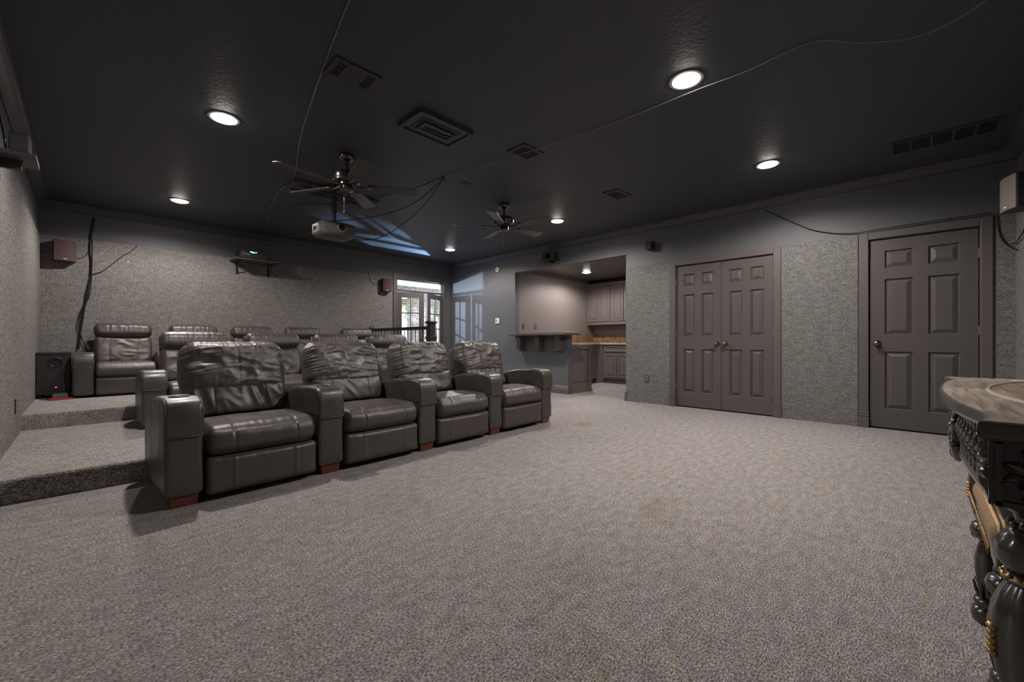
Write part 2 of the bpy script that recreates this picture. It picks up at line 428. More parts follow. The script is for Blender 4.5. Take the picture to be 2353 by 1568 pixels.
# crown
cp = [(0, ZC - .10), (.012, ZC - .10), (.016, ZC - .085), (.03, ZC - .07), (.055, ZC - .04), (.075, ZC - .022), (.08, ZC - .012), (.09, ZC - .01), (.09, ZC), (0, ZC)]
obj('trim_crown', moulding(NB(), cp, [(XL, YF), (XR, YF), (XR, YB), (XL, YB)], True), 'crown', kind='structure')
kp = [(0, KZ - .07), (.01, KZ - .07), (.045, KZ - .02), (.05, KZ), (0, KZ)]
obj('trim_kitchen_crown', moulding(NB(), kp, [(KX, KY0), (KX, KY1), (TX, KY1)]), 'crown', kind='structure')
bp_ = [(0, 0), (.018, 0), (.018, .085), (.014, .09), (.018, .10), (.018, .115), (.012, .122), (.012, .135), (.005, .145), (0, .145)]
obj('baseboard_right', moulding(NB(), bp_, [(TX, HY), (XR, HY), (XR, YB - .0), (DX1 + .09, YB)]), 'trim', kind='structure')
obj('baseboard_opening', moulding(NB(), bp_, [(XR - .0, OY0 - .03), (XR, OY0), (TX, OY0)]), 'trim', kind='structure')

# ------------------------------------------------------------------ doors
def panel_rects(w, h, six=True, st=.11, mid=.10):
    cw = (w - 2 * st - mid) / 2; xs = [(st, st + cw), (st + cw + mid, w - st)]
    zs = [(.20, .83), (1.03, 1.58), (1.70, h - .11)]
    return [(a, b, c, d) for a, b in xs for c, d in zs]
def door_leaf(parent, x0, w, h, z0, st=.11, mid=.10, yf=0, m='door', zs=None):
    """local: front face at y=yf, facing -y"""
    bm = NB()
    bx(bm, x0, x0 + w, yf + .020, yf + .040, z0, z0 + h)
    cw = (w - 2 * st - mid) / 2
    Z = zs or [(.20, .82), (1.00, 1.60), (1.72, h - .12)]
    # stiles and rails
    for a, b in ((0, st), (st + cw, st + cw + mid), (w - st, w)): bx(bm, x0 + a, x0 + b, yf, yf + .0205, z0, z0 + h)
    zz = [0] + [v for p in Z for v in p] + [h]
    for i in range(0, len(zz), 2):
        for a, b in ((st, st + cw), (st + cw + mid, w - st)): bx(bm, x0 + a, x0 + b, yf, yf + .0205, z0 + zz[i], z0 + zz[i + 1])
    for a, b in ((st, st + cw), (st + cw + mid, w - st)):
        for c, d in Z:
            g0, g1 = .014, .052
            v0 = [(x0 + a + g0, yf + .020, z0 + c + g0), (x0 + b - g0, yf + .020, z0 + c + g0), (x0 + b - g0, yf + .020, z0 + d - g0), (x0 + a + g0, yf + .020, z0 + d - g0)]
            v1 = [(x0 + a + g1, yf + .002, z0 + c + g1), (x0 + b - g1, yf + .002, z0 + c + g1), (x0 + b - g1, yf + .002, z0 + d - g1), (x0 + a + g1, yf + .002, z0 + d - g1)]
            V0 = [bm.verts.new(p) for p in v0]; V1 = [bm.verts.new(p) for p in v1]
            bm.faces.new(V1)
            for i in range(4): bm.faces.new((V0[i], V0[(i + 1) % 4], V1[(i + 1) % 4], V1[i]))
            # sloping sticking around the opening
            w0 = [(x0 + a, yf, z0 + c), (x0 + b, yf, z0 + c), (x0 + b, yf, z0 + d), (x0 + a, yf, z0 + d)]
            w1 = [(x0 + a + .012, yf + .0195, z0 + c + .012), (x0 + b - .012, yf + .0195, z0 + c + .012), (x0 + b - .012, yf + .0195, z0 + d - .012), (x0 + a + .012, yf + .0195, z0 + d - .012)]
            W0 = [bm.verts.new(p) for p in w0]; W1 = [bm.verts.new(p) for p in w1]
            for i in range(4): bm.faces.new((W0[i], W0[(i + 1) % 4], W1[(i + 1) % 4], W1[i]))
    return obj('door_leaf', bm, m, parent)
def knob(parent, x, z, y=0, lever=0, r=.027):
    bm = NB(); lathe(bm, [(0, 0), (.033, 0), (.033, .006), (.012, .012), (.011, .03), (r * .8, .036), (r, .048), (r * .92, .062), (r * .5, .070), (0, .071)], 20)
    bm.transform(Matrix.Translation((x, y, z)) @ Matrix.Rotation(R(90), 4, 'X'))
    if lever: tube(bm, spline([(x, y - .05, z), (x + lever * .05, y - .055, z + .004), (x + lever * .10, y - .05, z - .004)], 4), .007)
    return obj('knob', bm, 'knob', parent, True, label='bronze door knob')
def hinge(parent, x, z, y=-.012):
    bm = NB(); lathe(bm, [(.006, -.045), (.006, .045)], 10, (x, y, z)); bx(bm, x - .012, x + .012, y + .004, y + .012, z - .045, z + .045)
    return obj('hinge', bm, 'trim', parent)
def casing(parent, x0, x1, h, cw=.085, plinth=.175):
    bm = NB(); pr = lambda a, b, c, d: bx(bm, a, b, -.022, 0, c, d)
    pr(x0 - cw, x0 - .003, 0, h + cw); pr(x1 + .003, x1 + cw, 0, h + cw); pr(x0 - .003, x1 + .003, h + .006, h + cw)
    o = obj('casing', bm, 'trim', parent, bevel=.006)
    bm = NB()
    for a, b in ((x0 - cw - .004, x0), (x1, x1 + cw + .004)):
        bx(bm, a, b, -.032, -.0221, 0, .115); bx(bm, a, b, -.034, -.0221, .125, .145); bx(bm, a, b, -.031, -.0221, .155, .175)
        bx(bm, a + .003, b - .003, -.027, -.0221, .1, .17)
    obj('plinth', bm, 'trim', parent, bevel=.003)
    bm = NB()
    bx(bm, x0 - .01, x0, 0, .1, 0, h + .01); bx(bm, x1, x1 + .01, 0, .1, 0, h + .01); bx(bm, x0 - .01, x1 + .01, 0, .1, h, h + .012)
    obj('jamb', bm, 'trim', parent)
def door_thing(name, loc, rz):
    o = bpy.data.objects.new(name, None); COL.objects.link(o); o.location = loc; o.rotation_euler = (0, 0, rz); o['kind'] = 'structure'; return o
# double closet door, local x runs toward -Y
d1 = door_thing('door_1', (XR, B1, 0), R(-90)); w1 = B1 - B0
casing(d1, 0, w1, 2.035)
lw = w1 / 2 - .005
door_leaf(d1, .006, lw - .003, 2.013, .016, st=.10, mid=.095, yf=.012); door_leaf(d1, .008 + lw, lw - .004, 2.013, .016, st=.10, mid=.095, yf=.012)
knob(d1, lw - .045, .915, .012, 0); knob(d1, lw + .06, .915, .012, .9)
for z in (.30, 1.05, 1.80): hinge(d1, .0, z, 0); hinge(d1, w1, z, 0)
d2 = door_thing('door_2', (XR, A1, 0), R(-90)); w2 = A1 - A0
casing(d2, 0, w2, 2.05)
door_leaf(d2, .007, w2 - .014, 2.026, .016, st=.12, mid=.11, yf=.012)
knob(d2, .065, .925, .012, 0, .03)
for z in (.30, 1.05, 1.80): hinge(d2, w2, z, 0)

# ------------------------------------------------------------------ french doors (door_3) and transom (window_1)
d3 = door_thing('door_3', (DX0, YB, 0), 0); w3 = DX1 - DX0
bm = NB(); cw = .08
bx(bm, -cw, 0, -.02, 0, 0, DZ + .10); bx(bm, w3, w3 + cw, -.02, 0, 0, DZ + .10); bx(bm, 0, w3, -.02, 0, DZ, DZ + .10)
obj('casing', bm, 'trim', d3, bevel=.005)
bm = NB()
bx(bm, -.0005, .012, 0, .09, 0, DZ); bx(bm, w3 - .012, w3 + .0005, 0, .09, 0, DZ); bx(bm, 0, w3, 0, .09, DZ - .012, DZ); bx(bm, 0, w3, 0, .09, 2.015, 2.05)
obj('door_frame', bm, 'trim', d3, bevel=.003)
def french_leaf(parent, hx, ang, sgn):
    w = w3 / 2 - .015; h = 2.0; s = .115
    bm = NB()
    def B(a, b, c, d, t0=-.02, t1=.02): bx(bm, *(sorted((a * sgn, b * sgn))), t0, t1, c, d)
    B(0, s, .01, h); B(w - s, w, .01, h); B(s, w - s, h - s, h); B(s, w - s, .01, .24)
    g0, g1, z0, z1 = s, w - s, .24, h - s
    B((g0 + g1) / 2 - .011, (g0 + g1) / 2 + .011, z0, z1, -.012, .012)
    for k in range(1, 5):
        z = z0 + (z1 - z0) * k / 5; B(g0, g1, z - .011, z + .011, -.013, .013)
    o = obj('door_leaf', bm, 'door', parent); o.location = (hx, .03, 0); o.rotation_euler = (0, 0, ang)
    bm = NB(); bx(bm, *sorted((g0 * sgn, g1 * sgn)), -.003, .003, z0, z1); p = obj('pane', bm, 'glass', o)
    bm = NB(); lathe(bm, [(0, 0), (.02, 0), (.02, .008), (.008, .012), (.022, .04), (.022, .055), (0, .06)], 14)
    bm.transform(Matrix.Translation(((w - .05) * sgn, -.02, 1.0)) @ Matrix.Rotation(R(90), 4, 'X')); obj('door_handle', bm, 'knob', o, True)
    return o
french_leaf(d3, .013, R(-20), 1)
french_leaf(d3, w3 - .013, R(20), -1)
wd = door_thing('window_1', (DX0, YB, 2.05), 0)
bm = NB(); fh = DZ - .012 - 2.05
bx(bm, .012, .035, .02, .07, 0, fh); bx(bm, w3 - .035, w3 - .012, .02, .07, 0, fh); bx(bm, .035, w3 - .035, .02, .07, 0, .012); bx(bm, .035, w3 - .035, .02, .07, fh - .012, fh)
obj('window_frame', bm, 'trim', wd)
obj('pane', box(.035, w3 - .035, .042, .047, .012, fh - .012), 'glass', wd)

# ------------------------------------------------------------------ recessed lights
def can_light(x, y, z, label, e, proto=None):
    o = thing('recessed_light', label, 'ceiling light', (x, y, z), 0, 'recessed downlights')
    bm = NB(); lathe(bm, [(.086, -.001), (.090, -.006), (.108, -.005), (.112, -.001), (.112, .0), (.086, .0)], 40)
    obj('trim_ring', bm, 'lamptrim', o, True, auto=30)
    bm = NB(); lathe(bm, [(0, -.022), (.05, -.019), (.078, -.010), (.087, -.0015), (0, -.001)], 36)
    obj('lens', bm, 'lens', o, True)
    d = bpy.data.lights.new('downlight', 'SPOT'); d.energy = e; d.spot_size = R(164); d.spot_blend = .45; d.shadow_soft_size = .045; d.color = (1.0, .92, .865)
    l = bpy.data.objects.new('downlight', d); COL.objects.link(l); l.parent = o; l.location = (0, 0, -.03)
    return o
for (x, y, lb) in ((.77, 3.97, 'lit round ceiling downlight left of the ceiling fans, nearest the front row of seats'),
                   (.83, 6.70, 'lit round ceiling downlight farthest left, over the back row of seats'),
                   (2.86, 1.13, 'largest and nearest lit ceiling downlight, beside the loose pale cable'),
                   (4.80, 1.08, 'lit round ceiling downlight in front of the closet double door'),
                   (4.875, 3.82, 'lit round ceiling downlight just right of the far ceiling fan'),
                   (4.94, 6.50, 'smallest lit ceiling downlight near the back corner and glazed doors')):
    can_light(x, y, ZC, lb, LAMP_W)
can_light(7.45, 5.05, KZ, 'lit round downlight in the ceiling of the kitchenette', LAMP_W * .8)

# ------------------------------------------------------------------ recliners
def arm_front(bm, x0, x1, top, y1=.27, split=.40):
    pr = [(-.002, split + .002), (-.008, split + .05), (-.006, split + .11), (.002, top - .045), (.018, top - .016), (.045, top - .002), (.09, top + .006), (.16, top + .007), (.22, top + .002), (y1, top - .012), (y1, split + .002)]
    return extr_x(bm, pr, x0, x1, .022, 5)
def make_arm(parent, x0, w, top, depth, split, cup=True, foot=True, mname='leather_flat', z0=.07):
    a = NB()
    body = [(Vector((.012, z0)), 1)]
    low = [(.012, z0), (.004, z0 + .10), (.012, split - .12), (.006, split - .03), (.004, split), (.02, split + .02), (.02, top - .04), (.06, top - .015)]
    crest = spline([(.06, top - .015), (.25, top - .006), (.40, top - .006), (.56, top - .035), (.70, top - .095), (depth - .03, top - .17), (depth, top - .27), (depth + .005, top - .42)], 5)
    pts = [Vector((p[0], p[1])) for p in low] + [Vector((p[0], p[1])) for p in [(v.x, v.y) for v in crest]][1:]
    pts += [Vector((depth - .02, z0 + .06)), Vector((depth - .10, z0 - .02)), Vector((depth * .55, z0 - .01))]
    extr_x(a, [(p.x, p.y) for p in pts], x0, x0 + w, .028, 6)
    arm = obj('armrest', a, mname, parent, True, auto=50)
    bm = NB(); arm_front(bm, x0 - .002, x0 + w + .002, top, .27, split); obj('arm_front_pad', bm, mname, arm, True, auto=50)
    bm = NB(); yb, zb = -.006, split
    tube(bm, [(x0 + .004, .05, zb), (x0 + .008, .004, zb), (x0 + .02, yb, zb), (x0 + w - .02, yb, zb), (x0 + w - .008, .004, zb), (x0 + w - .004, .05, zb)], .0035, 6)
    for xs in (x0 + .006, x0 + w - .006):
        tube(bm, [(xs, -.002, split + .02), (xs, .0, top - .055), (xs, .022, top - .022), (xs, .06, top - .002), (xs, .15, top + .001), (xs, .25, top - .008)], .003, 6)
    obj('piping', bm, 'piping', arm, True)
    if cup:
        bm = NB(); cx, cy = x0 + w / 2, .155
        lathe(bm, [(.052, top + .003), (.054, top + .010), (.050, top + .013), (.043, top + .011), (.041, top + .008)], 32, (cx, cy, 0)); obj('cup_holder', bm, 'piping', arm, True)
        bm = NB(); lathe(bm, [(0, top + .0085), (.043, top + .0085)], 28, (cx, cy, 0)); lathe(bm, [(0, top + .0075), (.043, top + .0075)], 28, (cx, cy, 0)); obj('cup_well', bm, 'black', arm)
    if foot:
        bm = NB(); v = bx(bm, x0 + .02, x0 + w - .02, .02, .16, 0, z0 + .015)
        for q in v:
            if q.co.z < .01: q.co.x += .012 if q.co.x < x0 + w / 2 else -.006; q.co.y += .012 if q.co.y < .1 else -.02
        obj('foot', bm, 'foot', arm, bevel=.003, label='reddish brown wooden foot')
    return arm
def seams(x, w, xs=(-.27, .27), d=.006, s=.006):
    return sum(-d * math.exp(-((x - q * w) / s) ** 2) for q in xs)
def front_row_chair(idx, label, x, last=False):
    sw = .645; aw = .18; top = .612
    o = thing('recliner', label, 'recliner', (x, 0, 0), 0, 'front row of theater recliners')
    make_arm(o, 0, aw, top, .80, .405)
    if last: make_arm(o, aw + sw + .012, aw, top, .80, .405)
    cx = aw + .006 + sw / 2; hw = sw / 2
    sd = idx * 13.7
    # base
    bm = NB(); bx(bm, aw + .02, aw + sw - .01, .08, .76, .03, .26); obj('base', bm, 'black', o)
    # footrest
    def ff(c, p):
        if p.y < 0:
            c.y += -.0 + seams(c.x, sw)
            c.y += .006 * ns(c.x * 7 + sd, c.z * 3, 1) + .004 * (ridge(c.x * 14 + sd + c.z * 6, c.z * 4, 3) - .5) * (abs(p.z) ** 2)
            c.y -= .012 * p.z * p.z
        return c
    bm = NB(); cushion(bm, (cx, .07, .147), (hw - .006, .068, .112), (.03, .035, .03), (90, 8, 26), (0, .018, 0), ff); obj('footrest', bm, 'leather', o, True)
    # seat
    def fs(c, p):
        if p.z > 0 or p.y < 0:
            k = seams(c.x, sw); c.z += k if p.z > 0 else 0; c.y -= k if p.y < 0 else 0
            n_ = .005 * ns(c.x * 9 + sd, c.y * 5, 2) + .0018 * (ridge(c.x * 26 + sd, c.y * 5, c.z * 5) - .4) * max(0, 1 - abs(p.y + .85) * 2)
            c.z += n_
            c.y += .006 * ns(c.x * 8 + sd, c.z * 5, 6)
        if p.y > 0: c.z -= .02 * p.y
        c.y += .012 * p.x ** 4
        return c
    bm = NB(); cushion(bm, (cx, .285, .345), (hw - .003, .305, .088), (.05, .082, .082), (90, 50, 18), (0, .01, .018), fs); obj('seat_cushion', bm, 'leather', o, True)
    # lumbar
    def tilt(c, a=14, z0=-.1):
        ca, sa = math.cos(R(-a)), math.sin(R(-a)); y, z = c.y, c.z - z0
        c.y, c.z = ca * y - sa * z, sa * y + ca * z + z0; return c
    def fl(c, p):
        if p.y < 0:
            c.y += -seams(c.x, sw, (-.25, .25), .006)
            u = ridge(c.x * 11 + sd + c.z * 5, c.z * 4 + sd, 4)
            c.y -= .013 * (u - .4) * (1 - .4 * abs(p.z))
            c.y -= .012 * ns(c.x * 5 + sd, c.z * 8, 2)
        return tilt(c, 15)
    bm = NB(); cushion(bm, (cx, .63, .515), (hw - .005, .085, .125), (.04, .07, .05), (84, 12, 34), (0, .02, 0), fl); obj('lumbar_cushion', bm, 'leather', o, True)
    # back pillow with gathers at the edges
    def fb(c, p):
        e = max(abs(p.x) ** 2.5, abs(p.z) ** 5 * .7)
        if p.y < .3:
            sgx = c.x * 1.0
            g1 = ridge(c.x * 2.2 + sd, c.z * 38 + 5 * c.x * (1 if c.x > 0 else -1) + sd, 1.3)
            g2 = ridge(c.x * 26 + sd, c.z * 4, 5)
            c.y -= (.008 * (g1 - .45)) * abs(p.x) ** 1.4 * (1 - p.z ** 6 * .4) + .010 * (g2 - .45) * abs(p.z) ** 3
            c.y -= .016 * ns(c.x * 4.2 + sd, c.z * 6.5 + sd, 1.1)
            g3 = ridge(c.x * 5 + sd + c.z * 9, c.z * 9 - c.x * 4 + sd, 3.1)
            c.y -= .010 * (g3 - .5) * (1 - p.x ** 2)
            g4 = ridge(c.x * 11 - c.z * 8 + sd * 2, c.z * 15 + c.x * 7 + sd, 8.1)
            c.y -= .003 * (g4 - .5)
            c.y += .008 * math.exp(-(c.x / .008) ** 2) * (1 if p.z > -.2 else .3) * .6
        c.x *= 1 - .07 * max(0, p.z) ** 2 - .02 * max(0, -p.z)
        c.x += .006 * ns(c.z * 12 + sd, 2 + p.x, 3) * abs(p.x)
        c.z += (.012 * ns(c.x * 8 + sd, p.y, 7) + .012 * (1 - p.x ** 2)) * max(0, p.z)
        return tilt(c, 15, -.18)
    bm = NB(); cushion(bm, (cx, .695, .738), (hw + .018, .105, .203), (.075, .10, .075), (96, 18, 72), (0, .03, 0), fb); obj('back_pillow', bm, 'leather', o, True)
    # hard back shell
    pr = [(.76, .10), (.80, .30), (.875, .60), (.915, .80), (.90, .85), (.86, .84), (.80, .62), (.72, .30), (.72, .10)]
    bm = NB(); extr_x(bm, pr, aw + .03, aw + sw - .02, .02, 4); obj('back_shell', bm, 'leather_flat', o, True, auto=50)
    return o
ROW = bpy.data.objects.new('front_row', None)
def world_row(o, x, ang=1.7, ox=.30, oy=2.965):
    a = R(ang); o.location = (ox + math.cos(a) * x, oy + math.sin(a) * x, 0); o.rotation_euler = (0, 0, a)
fl_labels = ['front row black leather recliner nearest the camera, at the left end of the row',
             'second black leather recliner from the left in the front row, its side creases deepest',
             'third black leather recliner from the left in the front row',
             'front row black leather recliner at the far right end, nearest the bar, with two armrests']
bpy.data.objects.remove(ROW)
for i in range(4):
    o = front_row_chair(i, fl_labels[i], 0, i == 3); world_row(o, .837 * i)

def rear_chair(label, group, sw, two=False, seed=0, cup=False):
    aw = .18; top = .525
    o = thing('recliner', label, 'recliner', (0, 0, 0), 0, group)
    make_arm(o, 0, aw, top, .74, .355, cup=cup, foot=False, z0=.03)
    cx = aw + .004 + sw / 2; hw = sw / 2; sd = seed * 7.3
    bm = NB(); bx(bm, aw + .02, aw + sw - .01, .08, .70, .0, .22); obj('base', bm, 'black', o)
    def ff(c, p):
        if p.y < 0: c.y += .004 * ns(c.x * 7 + sd, c.z * 3, 1) - .006 * p.z * p.z
        return c
    bm = NB(); cushion(bm, (cx, .06, .125), (hw - .006, .055, .105), (.02, .03, .025), (50, 8, 18), (0, .012, 0), ff); obj('footrest', bm, 'leather', o, True)
    def fs(c, p):
        c.z += .003 * ns(c.x * 12 + sd, c.y * 5, 2) + .003 * (ridge(c.x * 30 + sd, c.y * 5, 1) - .4) * max(0, 1 - abs(p.y + .8) * 2)
        if p.y > 0: c.z -= .03 * p.y
        return c
    bm = NB(); cushion(bm, (cx, .27, .315), (hw - .003, .29, .085), (.03, .075, .075), (60, 30, 16), (0, .008, .015), fs); obj('seat_cushion', bm, 'leather', o, True)
    def tilt(c, a, z0):
        ca, sa = math.cos(R(-a)), math.sin(R(-a)); y, z = c.y, c.z - z0
        c.y, c.z = ca * y - sa * z, sa * y + ca * z + z0; return c
    def fb(c, p):
        if p.y < 0:
            c.y += -seams(c.x, sw, (-.25, .25), .006, .007) * (1 if p.z < .9 else 0)
            g3 = ridge(c.x * 6 + sd + c.z * 9, c.z * 9 - c.x * 5 + sd, 3.1)
            c.y -= .011 * (g3 - .5) * (1 - p.x ** 2) + .008 * ns(c.x * 6 + sd, c.z * 7, 1)
        c.z += .02 * p.x ** 2 * max(0, p.z)
        c.x *= 1 + .03 * (1 - p.z ** 2)
        return tilt(c, 13, -.15)
    bm = NB(); cushion(bm, (cx, .60, .53), (hw - .004, .085, .18), (.05, .07, .05), (60, 12, 40), (0, .02, 0), fb); obj('backrest', bm, 'leather', o, True)
    def fh(c, p):
        c.z += .022 * p.x ** 2 * min(0, p.z) * -1 * 1.0
        c.y += .003 * math.exp(-((abs(c.x) - .14) / .008) ** 2) * 1.2 if p.y < 0 else 0
        c.z += .004 * ns(c.x * 9 + sd, c.y * 5, 3) - .012 * p.x ** 4 * max(0, p.z)
        c.y += .004 * (ridge(c.x * 22 + sd, c.z * 5, 1) - .4)
        return tilt(c, 13, -.10)
    bm = NB(); cushion(bm, (cx, .655, .80), (hw + .004, .088, .105), (.05, .085, .085), (60, 16, 24), (0, .02, 0), fh); obj('headrest', bm, 'leather', o, True)
    pr = [(.68, .03), (.72, .30), (.80, .60), (.845, .84), (.82, .86), (.74, .62), (.64, .30), (.64, .03)]
    bm = NB(); extr_x(bm, pr, aw + .015, aw + sw - .005, .02, 4); obj('back_shell', bm, 'leather_flat', o, True, auto=50)
    return o
G2, G3 = 'middle row of theater recliners', 'back row of theater recliners'
P2 = rear_chair('middle row recliner at the left end, its armrest showing beside the carpeted step', G2, .585, seed=1)
P2.location = (.348, 4.97, T1)
for i, lb in ((1, 'middle row recliner second from the left, seen between the two nearest front seats'),
              (2, 'middle row recliner third from the left, only its headrest showing'),
              (3, 'middle row recliner at the right end, headrest in front of the black railing')):
    c = clone(P2, lb); c.location = (.348 + .775 * i, 4.97 + .006 * i, T1)
bm_end = thing('armrest_console', 'black leather end armrest closing the right end of the middle row', 'armrest', (.350 + .775 * 4, 4.99, T1))
make_arm(bm_end, 0, .18, .525, .74, .355, cup=False, foot=False, z0=.03)
P3 = rear_chair('back row black leather recliner at the left end, beside the subwoofer, fully in view', G3, .562, seed=4)
P3.location = (-.113, 6.93, T2)
for i, lb in ((1, 'back row black leather recliner second from the left, only its headrest top showing'),
              (2, 'back row black leather recliner third from the left, headrest below the receiver shelf'),
              (3, 'back row recliner fourth from the left, headrest between two middle row seats')):
    c = clone(P3, lb); c.location = (-.113 + .752 * i, 6.93, T2)
P4 = rear_chair('back row recliner at the right end, creased back, beside the stair railing', G3, .60, seed=9)
P4.location = (3.10, 6.93, T2)
# ------------------------------------------------------------------ subwoofer and the things at its feet
o = thing('subwoofer', 'black floor subwoofer with a round port in the left back corner of the upper tier', 'subwoofer', (-.40, 7.17, T2))
bm = NB(); bx(bm, 0, .27, 0, .40, .045, .50); obj('cabinet', bm, 'blackwood', o, bevel=.006)
bm = NB(); bx(bm, -.002, .272, -.004, .404, .5001, .53); obj('top_panel', bm, 'black', o, bevel=.008)
bm = NB(); lathe(bm, [(.062, -.0), (.060, .006), (.052, .008), (.046, .003), (.045, 0)], 32)
bm.transform(Matrix.Translation((.150, 0, .415)) @ Matrix.Rotation(R(90), 4, 'X')); obj('port_ring', bm, 'black', o, True)
bm = NB(); lathe(bm, [(0, .002), (.046, .002), (.046, .001), (0, .001)], 28); bm.transform(Matrix.Translation((.150, 0, .415)) @ Matrix.Rotation(R(90), 4, 'X')); obj('port', bm, 'slot', o)
bm = NB(); bmesh.ops.create_icosphere(bm, subdivisions=2, radius=.006, matrix=Matrix.Translation((.155, -.002, .125))); obj('power_light', bm, 'red', o, label='red power light')
for px, py in ((.03, .03), (.24, .03), (.03, .37), (.24, .37)):
    bm = NB(); lathe(bm, [(.018, 0), (.018, .045)], 12, (px, py, 0)); obj('foot', bm, 'black', o)
tag(obj('magazine', box(-.20, -.03, -.13, .06, 0, .018), 'redcover', bevel=.002), 'red magazine lying on the carpet in front of the subwoofer', 'magazine')
m_ = bpy.data.objects['magazine']; m_.location = (-.11, 7.04, T2); m_.rotation_euler = (0, 0, R(14))
o = obj('disc_player', box(-.14, -.02, -.06, .08, 0, .045), 'greybox', bevel=.004); o.location = (-.13, 7.03, T2 + .0185); o.rotation_euler = (0, 0, R(5))
tag(o, 'small grey box lying on the red magazine in front of the subwoofer', 'box')

# ------------------------------------------------------------------ stair railing
o = thing('stair_railing', 'black wooden stair railing with balusters and square newel post before the glazed doors', 'railing', (XT, 5.80, T2))
L = YB - .03 - 5.80
def T(f):
    return f
bm = NB(); pr = [(-.032, .86), (-.034, .885), (-.022, .915), (.022, .915), (.034, .885), (.032, .86)]
for i in range(1):
    vs = [[bm.verts.new((x - .06, y, z)) for x, z in pr] for y in (.07, L)]
    n = len(pr)
    for k in range(n): bm.faces.new((vs[0][k], vs[0][(k + 1) % n], vs[1][(k + 1) % n], vs[1][k]))
    bm.faces.new(vs[0]); bm.faces.new(vs[1][::-1])
obj('handrail', bm, 'blackwood', o)
bm = NB(); bx(bm, -.095, -.025, .07, L, 0, .03); obj('shoe_rail', bm, 'blackwood', o)
nb = 17
for k in range(nb):
    y = .13 + (L - .18) * k / (nb - 1)
    bm = NB(); lathe(bm, [(.0075, .03), (.0075, .50), (.0075, .58)] + ([(.012, .585), (.022, .61), (.023, .625), (.012, .65), (.0075, .655)] if k % 4 == 1 else []) + [(.0075, .86)], 8, (-.06, y, 0))
    obj('baluster', bm, 'blackwood', o, True)
bm = NB()
hs = .058
bx(bm, -.06 - hs, -.06 + hs, -.05, .066, -T2, .72); bx(bm, -.06 - hs * .8, -.06 + hs * .8, -.039, .055, .72, .95)
bx(bm, -.06 - hs * 1.25, -.06 + hs * 1.25, -.065, .081, .71, .735); bx(bm, -.06 - hs * 1.1, -.06 + hs * 1.1, -.055, .071, .735, .75)
bx(bm, -.06 - hs * 1.0, -.06 + hs * 1.0, -.05, .066, .95, .965); bx(bm, -.06 - hs * 1.35, -.06 + hs * 1.35, -.070, .086, .965, .985); bx(bm, -.06 - hs * 1.1, -.06 + hs * 1.1, -.055, .071, .985, 1.0)
obj('newel_post', bm, 'blackwood', o, bevel=.003)
bm = NB(); lathe(bm, [(0, 0), (.055, 0), (.06, .01), (.055, .02), (0, .022)], 20); bm.transform(Matrix.Translation((-.06, L + .012, .91)) @ Matrix.Rotation(R(90), 4, 'X')); obj('wall_rosette', bm, 'blackwood', o, True)

# ------------------------------------------------------------------ bar ledge and corbels
o = thing('bar_counter', 'dark painted bar ledge on three corbels above the half wall', 'bar counter', (XR, HY, 1.055))
bm = NB(); poly = [(-.29, -.13), (TX - XR + .05, -.13), (TX - XR + .05, OY1 - HY - .001), (.0, OY1 - HY - .001), (-.0, OY1 - HY + .04), (-.29, OY1 - HY - .08)]
poly = [(-.29, -.13), (.17, -.13), (.17, 1.309), (-.0005, 1.309), (-.0005, 1.33), (-.29, 1.22)]
prism(bm, poly, .0, .050); obj('ledge', bm, 'trim', o, bevel=.014, seg=3)
for y in (.14, .62, 1.09):
    bm = NB(); 
    side = [(-.001, -.001), (-.17, -.001), (-.17, -.035), (-.15, -.045), (-.138, -.10), (-.132, -.225), (-.15, -.232), (-.15, -.258), (-.12, -.268), (-.06, -.29), (-.001, -.305)]
    A = [bm.verts.new((x, y - .055, z)) for x, z in side]; Bv = [bm.verts.new((x, y + .055, z)) for x, z in side]
    n = len(side); bm.faces.new(A); bm.faces.new(Bv[::-1])
    for k in range(n): bm.faces.new((A[k], A[(k + 1) % n], Bv[(k + 1) % n], Bv[k]))
    bx(bm, -.160, -.001, y - .068, y + .068, -.262, -.24)
    obj('corbel', bm, 'trim', o, bevel=.003)

# ------------------------------------------------------------------ kitchenette cabinets
def cab_front(parent, name, x0, x1, z0, z1, ov=.018):
    bm = NB(); f = .05 if z1 - z0 > .3 else .03
    bx(bm, x0, x1, -ov + .012, 0, z0, z1)
    for a, b, c, d in ((x0, x0 + f, z0, z1), (x1 - f, x1, z0, z1), (x0 + f, x1 - f, z0, z0 + f), (x0 + f, x1 - f, z1 - f, z1)): bx(bm, a, b, -ov, -ov + .0122, c, d)
    if z1 - z0 > .3: bx(bm, x0 + f + .018, x1 - f - .018, -ov + .002, -ov + .0122, z0 + f + .018, z1 - f - .018)
    return obj(name, bm, 'cab', parent, bevel=.003)
def cabinet(label, loc, rz, w, d, z0, z1, doors, drawer=False, toe=True, panel_only=False):
    o = thing('kitchen_cabinet', label, 'cabinet', loc, rz)
    bm = NB(); t = .10 if toe else 0
    bx(bm, 0, w, 0, d, z0 + t, z1)
    if toe: bx(bm, .0, w, .07, d, z0, z0 + t)
    else: bx(bm, -.0, w, -.022, d, z0 - .0, z0 + .045); bx(bm, 0, w, -.02, d, z1 - .0, z1 + .05)
    obj('carcass', bm, 'cab', o)
    zt = z1 - .03; zb = z0 + t + .03 if toe else z0 + .075
    if drawer:
        cab_front(o, 'drawer', .03, w - .03, zt - .13, zt); zt -= .17
    dw = (w - .05) / doors
    for k in range(doors): cab_front(o, 'door', .03 + k * dw + .004, .02 + (k + 1) * dw - .004, zb, zt)
    return o
cabinet('dark wall cabinet with two panelled doors in the far corner of the kitchenette', (8.55, KY1 - .001, 0), R(-90), .66, KX - 8.553, 1.34, 2.28, 2, toe=False)
